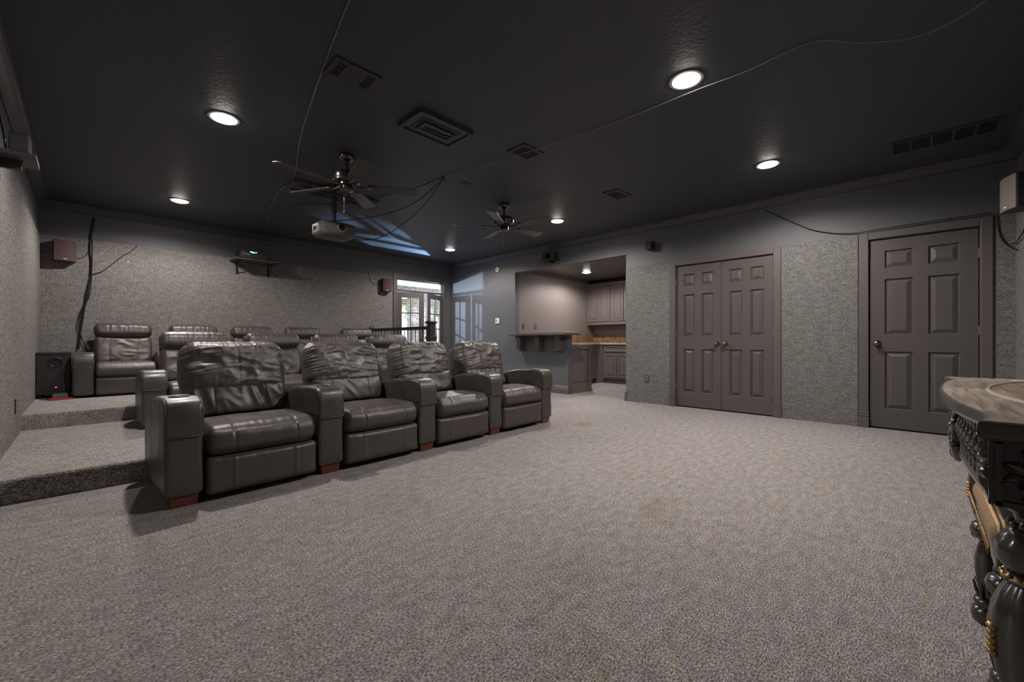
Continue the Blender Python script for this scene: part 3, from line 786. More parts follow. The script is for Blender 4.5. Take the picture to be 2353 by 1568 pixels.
cabinet('dark wall cabinet with two panelled doors hung next to the doorway side of the kitchenette', (8.55, KY1 - .665, 0), R(-90), .66, KX - 8.553, 1.34, 2.28, 2, toe=False)
cabinet('dark base cabinet with a drawer over two doors on the kitchenette right wall', (8.24, 5.13, 0), R(-90), .72, KX - 8.24, 0, .87, 2, True)
cabinet('dark base cabinet continuing toward the hidden side of the kitchenette', (8.24, 4.40, 0), R(-90), .72, KX - 8.24, 0, .87, 2, True)
cabinet('dark base cabinet with a drawer over two doors against the kitchenette back wall', (6.80, 5.20, 0), 0, 1.28, KY1 - 5.20 - .001, 0, .87, 2, True)
o = thing('corner_cabinet', 'dark corner filler cabinet where the two kitchenette counters meet', 'cabinet', (8.085, 5.135, 0))
bm = NB(); prism(bm, [(0, .07), (.06, .04), (.15, -.002), (KX - 8.086, -.002), (KX - 8.086, KY1 - 5.136), (0, KY1 - 5.136)], .0, .87); obj('carcass', bm, 'cab', o)
o = thing('end_cabinet', 'dark panelled end of the base cabinet just behind the bar half wall', 'cabinet', (TX + .001, 4.50, 0))
bm = NB(); bx(bm, 0, .66, 0, 1.27, .0, .87); obj('carcass', bm, 'cab', o)
bm = NB()
for a, b, c, d in ((0, .07, 0, .87), (.59, .66, 0, .87), (.07, .59, 0, .17), (.07, .59, .80, .87)): bx(bm, a, b, -.022, -.0001, c, d)
bx(bm, -.0, .665, -.034, -.022, 0, .03)
bx(bm, .10, .56, -.010, -.0001, .20, .77)
obj('end_panel', bm, 'cab', o, bevel=.003)
bm = NB(); prism(bm, [(TX + .002, 4.47), (TX + .69, 4.47), (TX + .69, 5.16), (8.18, 5.16), (8.20, 5.10), (8.20, 3.65), (KX - .001, 3.65), (KX - .001, KY1 - .001), (TX + .002, KY1 - .001)], .871, .91)
tag(obj('countertop', bm, 'counter', bevel=.006), 'beige U shaped kitchenette countertop on the dark base cabinets', 'countertop')
bm = NB(); bx(bm, TX + .002, KX - .013, KY1 - .012, KY1 - .001, .911, 1.12); bx(bm, KX - .012, KX - .001, 3.65, KY1 - .001, .911, 1.12)
tag(obj('backsplash', bm, 'splash'), 'brown mosaic tile backsplash above the kitchenette countertop', 'backsplash')

# ------------------------------------------------------------------ outlets, thermostat, smoke detector
def plate(name, label, cat, loc, rz, m='trim', dup=True, w=.072, h=.117):
    o = thing(name, label, cat, loc, rz)
    bm = NB(); bx(bm, -w / 2, w / 2, -.006, 0, -h / 2, h / 2); obj('cover_plate', bm, m, o, bevel=.002)
    if dup:
        for z in (-.022, .022):
            bm = NB(); lathe(bm, [(0, -.001), (.016, -.001), (.016, .003), (0, .003)], 16); bm.transform(Matrix.Translation((0, -.006, z)) @ Matrix.Rotation(R(90), 4, 'X')); obj('socket', bm, 'lamptrim', o)
    else:
        bm = NB(); bx(bm, -.008, .008, -.012, -.006, -.018, .018); obj('switch', bm, m, o)
    return o
plate('wall_outlet', 'brown wall outlet low on the carpeted panel left of the double door', 'outlet', (XR - .012, 2.96, .38), R(-90), 'door')
plate('wall_outlet', 'dark wall outlet low on the left carpeted wall', 'outlet', (XL + .012, 5.24, .417), R(90), 'black')
plate('light_switch', 'dark light switch on the kitchenette wall, left of its outlet', 'light switch', (6.25, KY1, 1.25), 0, 'door', False)
plate('wall_outlet', 'dark wall outlet on the kitchenette wall above the bar ledge', 'outlet', (6.63, KY1, 1.255), 0, 'door')
o = thing('thermostat', 'white square thermostat on the dark right wall left of the bar', 'thermostat', (XR, 6.267, 1.372), R(-90))
bm = NB(); bx(bm, -.055, .055, -.022, 0, -.055, .055); obj('housing', bm, 'white', o, bevel=.006)
bm = NB(); bx(bm, -.03, -.002, -.0235, -.0221, -.028, .028); obj('display', bm, 'greybox', o)
o = thing('smoke_detector', 'small round white detector high on the right wall above the thermostat', 'smoke detector', (XR, 6.267, 2.443), R(-90))
bm = NB(); lathe(bm, [(0, 0), (.055, 0), (.055, .018), (.045, .03), (0, .032)], 28); bm.transform(Matrix.Rotation(R(90), 4, 'X')); obj('housing', bm, 'white', o, True, auto=40)
bm = NB(); lathe(bm, [(0, .0325), (.018, .0325), (.018, .036), (0, .037)], 18); bm.transform(Matrix.Rotation(R(90), 4, 'X')); obj('sensor', bm, 'lamptrim', o)

# ------------------------------------------------------------------ speakers
def speaker(label, loc, rz, w, d, h, gm='grille', badge=True):
    o = thing('speaker', label, 'speaker', loc, rz)
    bm = NB(); bx(bm, -w / 2, w / 2, -d + .02, 0, -h / 2, h / 2); obj('cabinet', bm, 'blackwood', o, bevel=.004)
    # gently curved grille
    pts = [(-w / 2 + .003, -d + .0195), (w / 2 - .003, -d + .0195)] + [(w / 2 - .003 - (w - .006) * t, -d + .008 - .012 * math.sin(PI * t)) for t in [k / 10 for k in range(11)]]
    bm = NB(); prism(bm, pts, -h / 2 + .003, h / 2 - .003); obj('grille', bm, gm, o)
    if badge: obj('badge', box(-.016, .016, -d - .0075, -d - .003, -h / 2 + .022, -h / 2 + .030), 'white', o)
    bm = NB(); bx(bm, -.02, .02, -.001, .012, -.04, .04); obj('bracket', bm, 'black', o)
    return o
speaker('black wall speaker high in the left back corner above the back row', (-.20, YB - .026, 2.10), R(6), .20, .14, .265)
speaker('reddish brown grilled wall speaker left of the glazed doors', (4.33, YB - .026, 2.10), R(-14), .18, .13, .27)
speaker('black wall speaker at the right edge of the picture, high on the front wall', (4.99, YF + .03, 2.08), R(198), .20, .15, .26, 'cab')
def cube_spk(label, loc, shelf):
    o = thing('satellite_speaker', label, 'speaker', loc, R(-90))
    s = .10
    bm = NB(); bx(bm, -s / 2, s / 2, -.115, -.012, -.055, .06); obj('cabinet', bm, 'black', o, bevel=.004)
    obj('grille', box(-s / 2 + .006, s / 2 - .006, -.118, -.1151, -.048, .053), 'grille2', o)
    obj('bracket', box(-.02, .02, -.013, 0, -.03, .03), 'black', o)
    return o
cube_spk('small black cube speaker on the right wall above the carpeted panel', (XR, 2.89, 2.385), False)
o = cube_spk('small black speaker on a little shelf above the bar opening', (XR - .03, 4.90, 2.50), True); 
o = thing('wall_shelf', 'little black shelf high on the right wall above the bar opening', 'shelf', (XR, 4.80, 2.425), R(-90))
obj('board', box(-.17, .15, -.17, 0, 0, .018), 'blackwood', o); obj('bracket', box(-.02, .02, -.10, 0, -.04, 0), 'blackwood', o)
o = thing('shelf_speaker', 'small dark box speaker beside the other one on the little shelf above the bar opening', 'speaker', (XR - .06, 4.73, 2.443), R(-70))
obj('cabinet', box(-.045, .045, -.10, .02, .0005, .12), 'black', o, bevel=.004); obj('grille', box(-.038, .038, -.104, -.1005, .01, .11), 'grille2', o)
# left wall shelf with speaker
o = thing('wall_shelf', 'dark shelf high on the left wall, cut by the picture edge', 'shelf', (XL, 4.1, 2.13))
obj('board', box(0, .19, 0, .26, 0, .03), 'crown', o, bevel=.003); obj('bracket', box(0, .12, .11, .14, -.06, 0), 'blackwood', o)
o = thing('shelf_speaker', 'black speaker standing on the shelf high on the left wall', 'speaker', (XL + .115, 4.13, 2.161))
obj('cabinet', box(-.045, .045, 0, .14, 0, .13), 'black', o, bevel=.012); obj('grille', box(-.038, .038, -.004, -.0005, .01, .12), 'grille2', o)

# ------------------------------------------------------------------ receiver on its shelf
o = thing('wall_shelf', 'black bracket shelf on the back wall holding the receiver', 'shelf', (1.60, YB - .012, 2.235))
obj('board', box(0, .66, -.36, 0, 0, .018), 'trim', o, bevel=.002)
for x in (.10, .56):
    bm = NB(); bx(bm, x - .012, x + .012, -.012, 0, -.20, 0); bx(bm, x - .012, x + .012, -.24, 0, -.012, 0)
    tube(bm, spline([(x, -.006, -.19), (x, -.07, -.13), (x, -.13, -.09), (x, -.20, -.012)], 5), .007)
    obj('bracket', bm, 'blackwood', o)
o = thing('receiver', 'black audio receiver with blue display on the back wall shelf', 'receiver', (1.68, YB - .34, 2.254))
obj('housing', box(0, .43, .0, .29, .012, .135), 'black', o, bevel=.004)
obj('front_panel', box(.001, .429, -.006, -.0005, .014, .133), 'grille2', o)
bm = NB(); bx(bm, .13, .175, -.0085, -.0062, .105, .114); bx(bm, .155, .20, -.0085, -.0062, .095, .103); bx(bm, .205, .225, -.0085, -.0062, .103, .111); obj('display', bm, 'blue', o, label='blue lit display')
for k in range(6): obj('button', box(.025 + k * .018, .036 + k * .018, -.0095, -.0062, .075 - .003 * k, .083 - .003 * k), 'white', o)
bm = NB(); lathe(bm, [(.019, 0), (.019, .012), (0, .013)], 24); bm.transform(Matrix.Translation((.39, -.006, .045)) @ Matrix.Rotation(R(90), 4, 'X')); obj('volume_knob', bm, 'black', o, True, auto=40)
for x in (.04, .39):
    for y in (.03, .26):
        bm = NB(); lathe(bm, [(.014, 0), (.014, .012)], 14, (x, y, 0)); obj('foot', bm, 'gun', o)

# ------------------------------------------------------------------ nails left in the carpeted wall
nail = NB(); lathe(nail, [(0, 0), (.005, 0), (.007, .004), (0, .006)], 10); nail.transform(Matrix.Rotation(R(90), 4, 'X'))
n0 = obj('nail', nail, 'white')
for i, (x, z, lb) in enumerate([(.411, 2.06, 'small pale nail head in the back wall carpet, farthest left'), (1.205, 2.10, 'small pale nail head left of the receiver shelf'), (1.71, 2.01, 'bright nail head under the left bracket of the receiver shelf'),
                                (2.245, 2.0, 'bright nail head under the right bracket of the receiver shelf'), (2.635, 2.10, 'bright nail head right of the receiver shelf'), (3.55, 2.10, 'small pale nail head in the back wall carpet, nearest the glazed doors')]):
    o = n0 if i == 0 else n0.copy()
    if i: COL.objects.link(o)
    o.location = (x, YB - .0125, z); tag(o, lb, 'nail', 'nail heads on the back wall')

# ------------------------------------------------------------------ ceiling registers
def frame(bm, x0, x1, y0, y1, t, z0, z1):
    bx(bm, x0, x1, y0, y0 + t, z0, z1); bx(bm, x0, x1, y1 - t, y1, z0, z1); bx(bm, x0, x0 + t, y0 + t, y1 - t, z0, z1); bx(bm, x1 - t, x1, y0 + t, y1 - t, z0, z1)
def vent(label, x0, x1, y0, y1, banks, t=.03, drop=.012, along='y', nsl=5):
    o = thing('ceiling_vent', label, 'ceiling vent', ((x0 + x1) / 2, (y0 + y1) / 2, ZC), 0, 'ceiling registers')
    w, h = (x1 - x0) / 2, (y1 - y0) / 2
    bm = NB(); frame(bm, -w, w, -h, h, t, -drop, 0); obj('frame', bm, 'vent', o, bevel=.003)
    obj('backing', box(-w + t, w - t, -h + t, h - t, -.002, -.0002), 'slot', o)
    for (a, b) in banks:
        bm = NB(); xa, xb = -w + t + (2 * w - 2 * t) * a, -w + t + (2 * w - 2 * t) * b
        for k in range(nsl):
            if along == 'y': c = xa + (xb - xa) * (k + .5) / nsl; bx(bm, c - .0035, c + .0035, -h + t, h - t, -drop + .001, -.002)
            else: c = -h + t + (2 * h - 2 * t) * (k + .5) / nsl; bx(bm, xa, xb, c - .0035, c + .0035, -drop + .001, -.002)
        obj('louvres', bm, 'vent', o)
    return o
v = vent('black ceiling register with two louvred ends beside the pale cable, nearest the camera', 1.09, 1.40, 2.59, 2.81, [(0, .25), (.75, 1)], nsl=4)
obj('centre_plate', box(-.07, .07, -.08, .08, -.010, -.001), 'vent', v)
vent('small black ceiling register crossed by the thin cable, between the large panel and the lamps', 2.75, 3.03, 2.53, 2.755, [(0, .46), (.54, 1)], along='x', nsl=7)
vent('small black ceiling register nearest the closet double door', 4.33, 4.67, 2.50, 2.72, [(0, .48), (.52, 1)], along='y', nsl=6)
g_ = vent('faint long black ceiling grille with five openings near the front right corner', 5.06, 5.37, -.49, .18, [], t=.02)
for k in range(1, 5): obj('divider', box(-.13, .13, -.335 + .134 * k - .01, -.335 + .134 * k + .01, -.011, -.0022), 'vent', g_)
vent('tiny square black ceiling plate between the two fans', 2.95, 3.05, 3.62, 3.70, [], t=.03, drop=.006)
def panel_vent(label, x0, x1, y0, y1):
    o = thing('return_panel', label, 'ceiling vent', ((x0 + x1) / 2, (y0 + y1) / 2, ZC)); w, h = (x1 - x0) / 2, (y1 - y0) / 2
    bm = NB()
    for t0, dr in ((0, .035), (.075, .028), (.11, .042), (.135, .034)):
        if t0 < h - .02: frame(bm, -w + t0, w - t0, -h + t0, h - t0, .03 if t0 == 0 else .018, -dr, 0)
    bx(bm, -w + .005, w - .005, -h + .005, h - .005, -.022, 0)
    obj('frame', bm, 'vent', o, bevel=.003)
    return o
panel_vent('large raised black ceiling panel with nested frames, nearer than the fans', 1.78, 2.30, 2.70, 3.05)
panel_vent('long raised black ceiling panel behind the near fan, above the projector', 1.60, 2.58, 4.86, 5.19)

# ------------------------------------------------------------------ ceiling fans
def fan(label, x, y, ph, chain):
    o = thing('ceiling_fan', label, 'ceiling fan', (x, y, ZC))
    bm = NB(); lathe(bm, [(0, 0), (.070, 0), (.074, -.014), (.070, -.034), (.056, -.052), (.034, -.064), (.018, -.070), (0, -.070)], 32); obj('canopy', bm, 'gun', o, True, auto=40)
    bm = NB(); lathe(bm, [(.013, -.07), (.013, -.17)], 14); obj('downrod', bm, 'gun', o, True, auto=40)
    bm = NB(); lathe(bm, [(0, -.155), (.035, -.158), (.10, -.172), (.125, -.185), (.128, -.20), (.128, -.245), (.12, -.262), (.085, -.275), (0, -.277)], 40); obj('motor_housing', bm, 'gun', o, True, auto=35)
    bm = NB(); lathe(bm, [(0, -.277), (.075, -.277), (.075, -.292), (.05, -.298), (.058, -.305), (.06, -.335), (.045, -.352), (.02, -.36), (0, -.362)], 32); obj('switch_housing', bm, 'gun', o, True, auto=35)
    for k in range(5):
        a = R(ph + 72 * k)
        bm = NB(); tube(bm, spline([(.07, 0, -.285), (.11, 0, -.298), (.16, .0, -.302), (.20, 0, -.296)], 4), .010)
        lathe(bm, [(0, -.004), (.035, -.004), (.035, .004), (0, .004)], 16, (.205, 0, -.297))
        for sy in (-1, 1): tube(bm, spline([(.15, 0, -.301), (.18, .028 * sy, -.299), (.235, .035 * sy, -.295), (.27, .025 * sy, -.293)], 4), .006)
        ir = obj('blade_iron', bm, 'gun', o, True); ir.rotation_euler = (0, 0, a)
        bm = NB(); out = []
        for t in range(0, 21):
            u = t / 20; xx = .20 + u * .46; hw = .052 + .018 * u
            if u > .94: hw *= math.sqrt(max(0, 1 - ((u - .94) / .075) ** 2))
            if u < .06: hw *= .75 + .25 * u / .06
            out.append((xx, hw))
        poly = [(a_, b_) for a_, b_ in out] + [(a_, -b_) for a_, b_ in reversed(out)]
        prism(bm, poly, -.0035, .0035)
        bl = obj('blade', bm, 'blade', o, bevel=.002)
        bl.matrix_parent_inverse = Matrix.Identity(4)
        bl.location = (0, 0, -.293); bl.rotation_euler = (R(-13), R(0.5), a); bl.rotation_mode = 'XYZ'
        bl.matrix_local = Matrix.Translation((0, 0, -.29)) @ Matrix.Rotation(a, 4, 'Z') @ Matrix.Rotation(R(-13), 4, 'X')
    bm = NB(); px, py = chain
    for i in range(1): tube(bm, [(px, py, -.34), (px, py, -.545)], .0022, 6)
    lathe(bm, [(0, -.545), (.005, -.548), (.006, -.558), (0, -.566)], 10, (px, py, 0)); obj('pull_chain', bm, 'bright', o, True)
    return o
fan('dark five blade ceiling fan nearest the camera, beside the projector', 1.745, 3.914, -28, (-.035, -.02))
fan('smaller looking dark ceiling fan farther away, between the two lit downlights', 3.80, 3.85, -4, (-.035, -.01))

# ------------------------------------------------------------------ projector on its drop pole
o = thing('projector', 'grey projector hanging upside down from a ceiling pole in front of the long ceiling panel', 'projector', (1.985, 4.785, ZC), R(2))
bm = NB(); lathe(bm, [(0, -.0425), (.07, -.0425), (.07, -.05), (.032, -.06), (.032, -.07)], 28); tube(bm, [(0, 0, -.06), (0, 0, -.30)], .030, 20); tube(bm, [(0, 0, -.28), (0, 0, -.42)], .023, 18); obj('drop_pole', bm, 'blackwood', o, True, auto=40)
bm = NB(); lathe(bm, [(0, -.0002), (.06, -.0002), (.06, -.05), (0, -.05)], 20); obj('ceiling_plate', bm, 'blackwood', o)
bm = NB(); bx(bm, -.06, .06, -.05, .05, -.44, -.42); 
for x, y in ((-.13, -.08), (.13, -.06), (-.12, .12), (.12, .12)):
    tube(bm, [(x * .3, y * .3, -.432), (x, y, -.440), (x, y, -.456)], .008, 8)
obj('mount', bm, 'gun', o, bevel=.002)
bm = NB(); out = [Vector(p) for p in ((-.19, -.135, 0), (-.18, -.15, 0), (-.09, -.163, 0), (.0, -.168, 0), (.09, -.163, 0), (.18, -.15, 0), (.19, -.135, 0), (.196, 0, 0), (.19, .135, 0), (.17, .15, 0), (0, .152, 0), (-.17, .15, 0), (-.19, .135, 0), (-.196, 0, 0))]
def ring(s, z): return [bm.verts.new((p.x * s, p.y * s, z)) for p in out]
rr = [ring(.93, -.452), ring(1.0, -.462), ring(1.0, -.470), ring(1.0, -.562), ring(.985, -.572), ring(.86, -.600), ring(.6, -.613), ring(.3, -.617)]
for a, b in zip(rr, rr[1:]):
    for k in range(len(out)): bm.faces.new((a[k], a[(k + 1) % len(out)], b[(k + 1) % len(out)], b[k]))
bm.faces.new(rr[0]); bm.faces.new(rr[-1][::-1])
obj('housing', bm, 'silver', o, True, auto=40)
bm = NB(); lathe(bm, [(.046, 0), (.050, .006), (.050, .022), (.043, .026), (.040, .01), (.0, .006)], 32); bm.transform(Matrix.Translation((.005, -.166, -.512)) @ Matrix.Rotation(R(90), 4, 'X')); obj('lens_ring', bm, 'bright', o, True, auto=40)
bm = NB(); lathe(bm, [(0, .020), (.025, .018), (.040, .011), (.040, .008), (0, .008)], 28); bm.transform(Matrix.Translation((.005, -.166, -.512)) @ Matrix.Rotation(R(90), 4, 'X')); obj('lens', bm, 'glassblk', o, True)
bm = NB()
for k in range(7): bx(bm, -.1965, -.194, -.02 + k * .018, -.012 + k * .018, -.535, -.49)
obj('side_vent', bm, 'slot', o)

# ------------------------------------------------------------------ cables
def cable(name, label, pts, r, m='cable', k=8):
    bm = NB(); tube(bm, spline(pts, k), r, 6); return tag(obj(name, bm, m, None, True), label, 'cable')
Z = ZC - .006
cable('ceiling_cable', 'pale thin cable running along the ceiling past the near register to the near fan', [(.90, 1.75, Z), (.956, 2.129, Z - .01), (1.044, 2.6, Z), (1.16, 3.2, Z - .012), (1.275, 3.726, Z), (1.40, 4.2, Z), (1.503, 4.562, Z), (1.60, 5.0, Z - .003), (1.598, 5.438, Z), (1.74, 6.3, Z), (1.939, 7.224, Z)], .0035, 'cable2')
cable('ceiling_cable', 'thin cable stapled across the ceiling from the front right past the nearest downlight', [(3.10, -.36, 2.71), (3.191, -.248, 2.68), (3.257, -.137, 2.67), (3.274, .015, 2.67), (3.161, .233, 2.69), (3.004, .45, 2.722), (3.01, .80, 2.71), (3.010, 1.12, 2.722), (2.994, 1.69, Z - .006), (2.91, 2.382, Z - .014), (2.80, 3.0, Z - .014), (2.704, 3.64, Z)], .0035, 'cable2')
cable('ceiling_cable', 'black cable from the ceiling hook straight to the projector pole', [(2.70, 3.66, Z), (2.62, 4.1, Z - .03), (2.50, 4.6, Z - .02), (2.45, 4.83, Z - .05), (2.20, 5.22, Z - .05), (1.95, 5.7, Z - .01), (1.75, 6.6, Z - .02), (1.70, 7.4, Z)], .005)
cable('drooping_cable', 'upper drooping black cable between the ceiling hook and the projector', [(2.70, 3.66, Z - .01), (2.60, 4.05, 2.52), (2.42, 4.45, 2.42), (2.20, 4.75, 2.38), (2.06, 4.90, 2.36), (2.03, 4.92, 2.27)], .005)
cable('drooping_cable', 'lower drooping black cable swinging below the fan to the side of the projector', [(2.70, 3.66, Z - .01), (2.68, 4.0, 2.50), (2.60, 4.35, 2.32), (2.48, 4.62, 2.20), (2.33, 4.80, 2.17), (2.22, 4.85, 2.19)], .005)
cable('drooping_cable', 'black cable sagging from the projector back to the receiver shelf', [(1.90, 5.0, 2.25), (1.95, 5.5, 2.30), (2.02, 6.4, 2.44), (2.10, 7.2, 2.46), (2.05, 7.6, 2.52), (1.95, 7.78, 2.58)], .005)
cable('drooping_cable', 'black cable hanging in a loop left of the projector pole', [(2.0, 5.38, Z), (2.02, 5.5, Z - .06), (1.98, 5.9, Z - .10), (1.90, 6.4, Z - .06), (1.85, 6.9, Z)], .004)
tag(obj('ceiling_hook', tube(NB(), spline([(2.70, 3.66, ZC), (2.70, 3.66, ZC - .03), (2.715, 3.665, ZC - .045), (2.73, 3.67, ZC - .03)], 5), .006), 'black', None, True), 'small black ceiling hook where the drooping cables meet', 'hook')
Y = YB - .018
cable('wall_cable', 'thick black cable bundle hanging down the back wall to the left end seat', [(.075, Y, 2.60), (.06, Y - .01, 2.45), (.037, Y - .005, 2.187), (.05, Y - .008, 2.0), (.037, Y - .005, 1.782), (.0, Y - .008, 1.55), (-.012, Y - .005, 1.433), (-.05, Y - .01, 1.1), (-.071, Y - .015, .85)], .012)
cable('wall_cable', 'second thinner black cable twisted beside the thick bundle on the back wall', [(.06, Y - .02, 2.3), (.05, Y - .02, 1.8), (.03, Y - .02, 1.55), (-.04, Y - .02, 1.35), (-.07, Y - .02, 1.15), (-.03, Y - .02, .95), (.02, Y - .02, .80)], .006)
cable('wall_cable', 'black cable branching off the bundle up to the right on the back wall', [(.045, Y - .01, 1.83), (.15, Y - .004, 1.89), (.215, Y, 1.96), (.33, Y, 2.10), (.433, Y, 2.20), (.50, Y, 2.29)], .006)
cable('speaker_wire', 'thin black wire from the left corner speaker to the cable bundle', [(-.10, Y, 2.05), (-.05, Y, 2.04), (.0, Y, 2.09), (.035, Y, 2.18)], .003)
cable('speaker_wire', 'thin black wire dropping to the speaker beside the glazed doors', [(3.96, Y, 2.36), (3.98, Y, 2.22), (4.03, Y, 2.13), (4.13, Y, 2.09), (4.23, Y, 2.09)], .003)
Xw = XR - .02
cable('wall_cable', 'thin black cable sagging along the right wall to the top of the single door', [(Xw, 1.38, 2.61), (Xw, 1.25, 2.51), (Xw, 1.05, 2.37), (Xw, .90, 2.27), (Xw, .70, 2.19), (Xw - .005, .50, 2.152), (Xw - .01, .30, 2.153), (Xw - .01, 0, 2.16), (Xw - .01, -.5, 2.16)], .005)
cable('speaker_wire', 'black wire looping below the front wall speaker in the right corner', [(Xw, -.535, 2.13), (Xw, -.545, 1.98), (Xw, -.58, 1.87), (Xw - .02, -.63, 1.80), (Xw - .15, -.635, 1.77)], .006)
cable('speaker_wire', 'black wire hanging from the front wall speaker toward the right corner', [(4.99, YF + .03, 1.96), (5.15, YF + .03, 1.93), (5.45, YF + .03, 1.86), (5.80, YF + .03, 1.83), (5.96, YF + .04, 1.85)], .006)
cable('speaker_wire', 'black wire loop beside the left wall shelf', [(XL + .02, 4.0, 2.5), (XL + .03, 4.15, 2.40), (XL + .04, 4.3, 2.28), (XL + .05, 4.25, 2.17)], .006)

# ------------------------------------------------------------------ carved console table
tb = thing('console_table', 'ornate black carved console table with a veined stone top at the right edge', 'console table', (0, 0, 0))
front = spline([(1.45, -.10, 0), (1.53, -.115, 0), (1.62, -.122, 0), (1.72, -.108, 0), (1.90, -.082, 0), (2.10, -.068, 0), (2.30, -.062, 0), (2.50, -.068, 0), (2.70, -.082, 0), (2.88, -.108, 0), (2.98, -.122, 0), (3.07, -.115, 0), (3.15, -.10, 0)], 6)
outl = [(p.x, p.y) for p in front] + [(3.155, -.16), (3.15, -.62), (1.45, -.62), (1.445, -.16)]
def ins(poly, d):
    P = [Vector(p) for p in poly]; n = len(P); ar = sum(P[i].x * P[(i + 1) % n].y - P[(i + 1) % n].x * P[i].y for i in range(n)); sg = 1 if ar > 0 else -1
    o_ = []
    for i in range(n):
        e0 = (P[i] - P[i - 1]).normalized(); e1 = (P[(i + 1) % n] - P[i]).normalized()
        n0 = Vector((-e0.y, e0.x)) * sg; n1 = Vector((-e1.y, e1.x)) * sg; b_ = (n0 + n1) / max(.4, 1 + n0.dot(n1))
        o_.append((P[i].x + b_.x * d, P[i].y + b_.y * d))
    return o_
def slab(bm, y_back, lev, dx=0):
    """levels: (inset, z); front edge follows the serpentine curve"""
    def ring(d):
        f = [(min(max(p.x, 1.45 + d), 3.15 - d), p.y - d) for p in front]
        return f, [(x, y_back + d * .3) for x, y in f]
    R_ = []
    for d, z in lev:
        f, k = ring(d); R_.append(([bm.verts.new((x, y, z)) for x, y in f], [bm.verts.new((x, y, z)) for x, y in k]))
    m = len(R_[0][0])
    for (f0, k0), (f1, k1) in zip(R_, R_[1:]):
        for i in range(m - 1): bm.faces.new((f0[i], f0[i + 1], f1[i + 1], f1[i])); bm.faces.new((k0[i], k1[i], k1[i + 1], k0[i + 1]))
        bm.faces.new((f0[0], f1[0], k1[0], k0[0])); bm.faces.new((f0[-1], k0[-1], k1[-1], f1[-1]))
    for (f, k), fl in ((R_[0], 0), (R_[-1], 1)):
        for i in range(m - 1): bm.faces.new((f[i], f[i + 1], k[i + 1], k[i]))
bm = NB(); slab(bm, -.62, [(.010, .716), (.002, .722), (0, .730), (0, .752), (.002, .758), (.006, .760)])
tp = obj('table_top', bm, 'gloss', tb, label='polished black moulded table edge')
bm = NB(); slab(bm, -.61, [(.0075, .7601), (.008, .7612)]); obj('veneer', bm, 'top', tp)
bm = NB()
inl = spline([(1.78, -.62, 0), (1.72, -.50, 0), (1.76, -.38, 0), (1.92, -.30, 0), (2.05, -.24, 0), (2.18, -.185, 0), (2.32, -.16, 0), (2.48, -.175, 0), (2.72, -.19, 0), (2.90, -.22, 0), (2.98, -.30, 0), (2.95, -.45, 0), (2.92, -.61, 0)], 6)
inl = spline([(1.60, -.60, 0), (1.62, -.45, 0), (1.70, -.33, 0), (1.85, -.265, 0), (2.05, -.21, 0), (2.30, -.19, 0), (2.55, -.21, 0), (2.75, -.265, 0), (2.90, -.33, 0), (2.98, -.45, 0), (3.0, -.60, 0)], 6)
prism(bm, [(p.x, p.y) for p in inl], .7613, .7618); obj('field', bm, 'topfield', tp)
bm = NB(); tube(bm, [(p.x, p.y, .7618) for p in inl], .006, 6); obj('inlay', bm, 'topinlay', tp, label='pale curved inlay line')
# apron
yA = lambda x: -.119 - .022 * ((x - 2.3) / .6) ** 2
def strip(bm, x0, x1, th, z0, z1, off=0, n=20):
    poly = [(x0 + (x1 - x0) * k / n, yA(x0 + (x1 - x0) * k / n) + off) for k in range(n + 1)]
    prism(bm, poly + [(x, y - th) for x, y in reversed(poly)], z0, z1)
bm = NB()
strip(bm, 1.631, 2.969, .03, .55, .7199)
bx(bm, 1.505, 1.535, -.56, -.24, .60, .7199); bx(bm, 3.065, 3.095, -.56, -.24, .60, .7199); bx(bm, 1.536, 3.064, -.59, -.56, .60, .7199)
ap = obj('apron', bm, 'carved', tb)
bm = NB(); strip(bm, 1.631, 2.969, .04, .528, .5499, .012); obj('apron_rail', bm, 'gloss', tb, bevel=.006)
bm = NB()
for k in range(19):
    x = 1.662 + .0705 * k
    if 2.20 < x < 2.40:
        if len(bm.verts): obj('apron_carving', bm, 'carved', ap, True); bm = NB()
        continue
    y = yA(x)
    tube(bm, [(x + .027 * math.cos(a), y + .006, .634 + .074 * math.sin(a)) for a in [2 * PI * j / 16 for j in range(17)]], .0065, 6)
    tube(bm, spline([(x + .004, y + .006, .690), (x - .012, y + .012, .667), (x + .010, y + .014, .640), (x - .010, y + .012, .612), (x + .002, y + .006, .580)], 4), lambda t: .005 + .006 * math.sin(PI * t), 6)
    tube(bm, [(x + .035, y + .004, .555), (x + .035, y + .006, .715)], .004, 6)
obj('apron_carving', bm, 'carved', ap, True)
bm = NB(); y0 = yA(2.3)
for s_ in (-1, 1):
    tube(bm, spline([(2.30, y0 + .005, .705), (2.30 + s_ * .05, y0 + .012, .69), (2.30 + s_ * .065, y0 + .014, .64), (2.30 + s_ * .03, y0 + .016, .61), (2.30 + s_ * .06, y0 + .014, .56), (2.30 + s_ * .03, y0 + .012, .52), (2.30, y0 + .01, .50)], 5), lambda t: .010 + .010 * math.sin(PI * t), 8)
    bmesh.ops.create_uvsphere(bm, u_segments=12, v_segments=8, radius=.020, matrix=Matrix.Translation((2.30 + s_ * .055, y0 + .012, .675)))
cushion(bm, (2.30, y0 + .002, .60), (.04, .020, .10), .019, (8, 8, 10))
bmesh.ops.create_uvsphere(bm, u_segments=16, v_segments=10, radius=.030, matrix=Matrix.Translation((2.30, y0 + .003, .525)))
obj('scroll_ornament', bm, 'carved', tb, True)
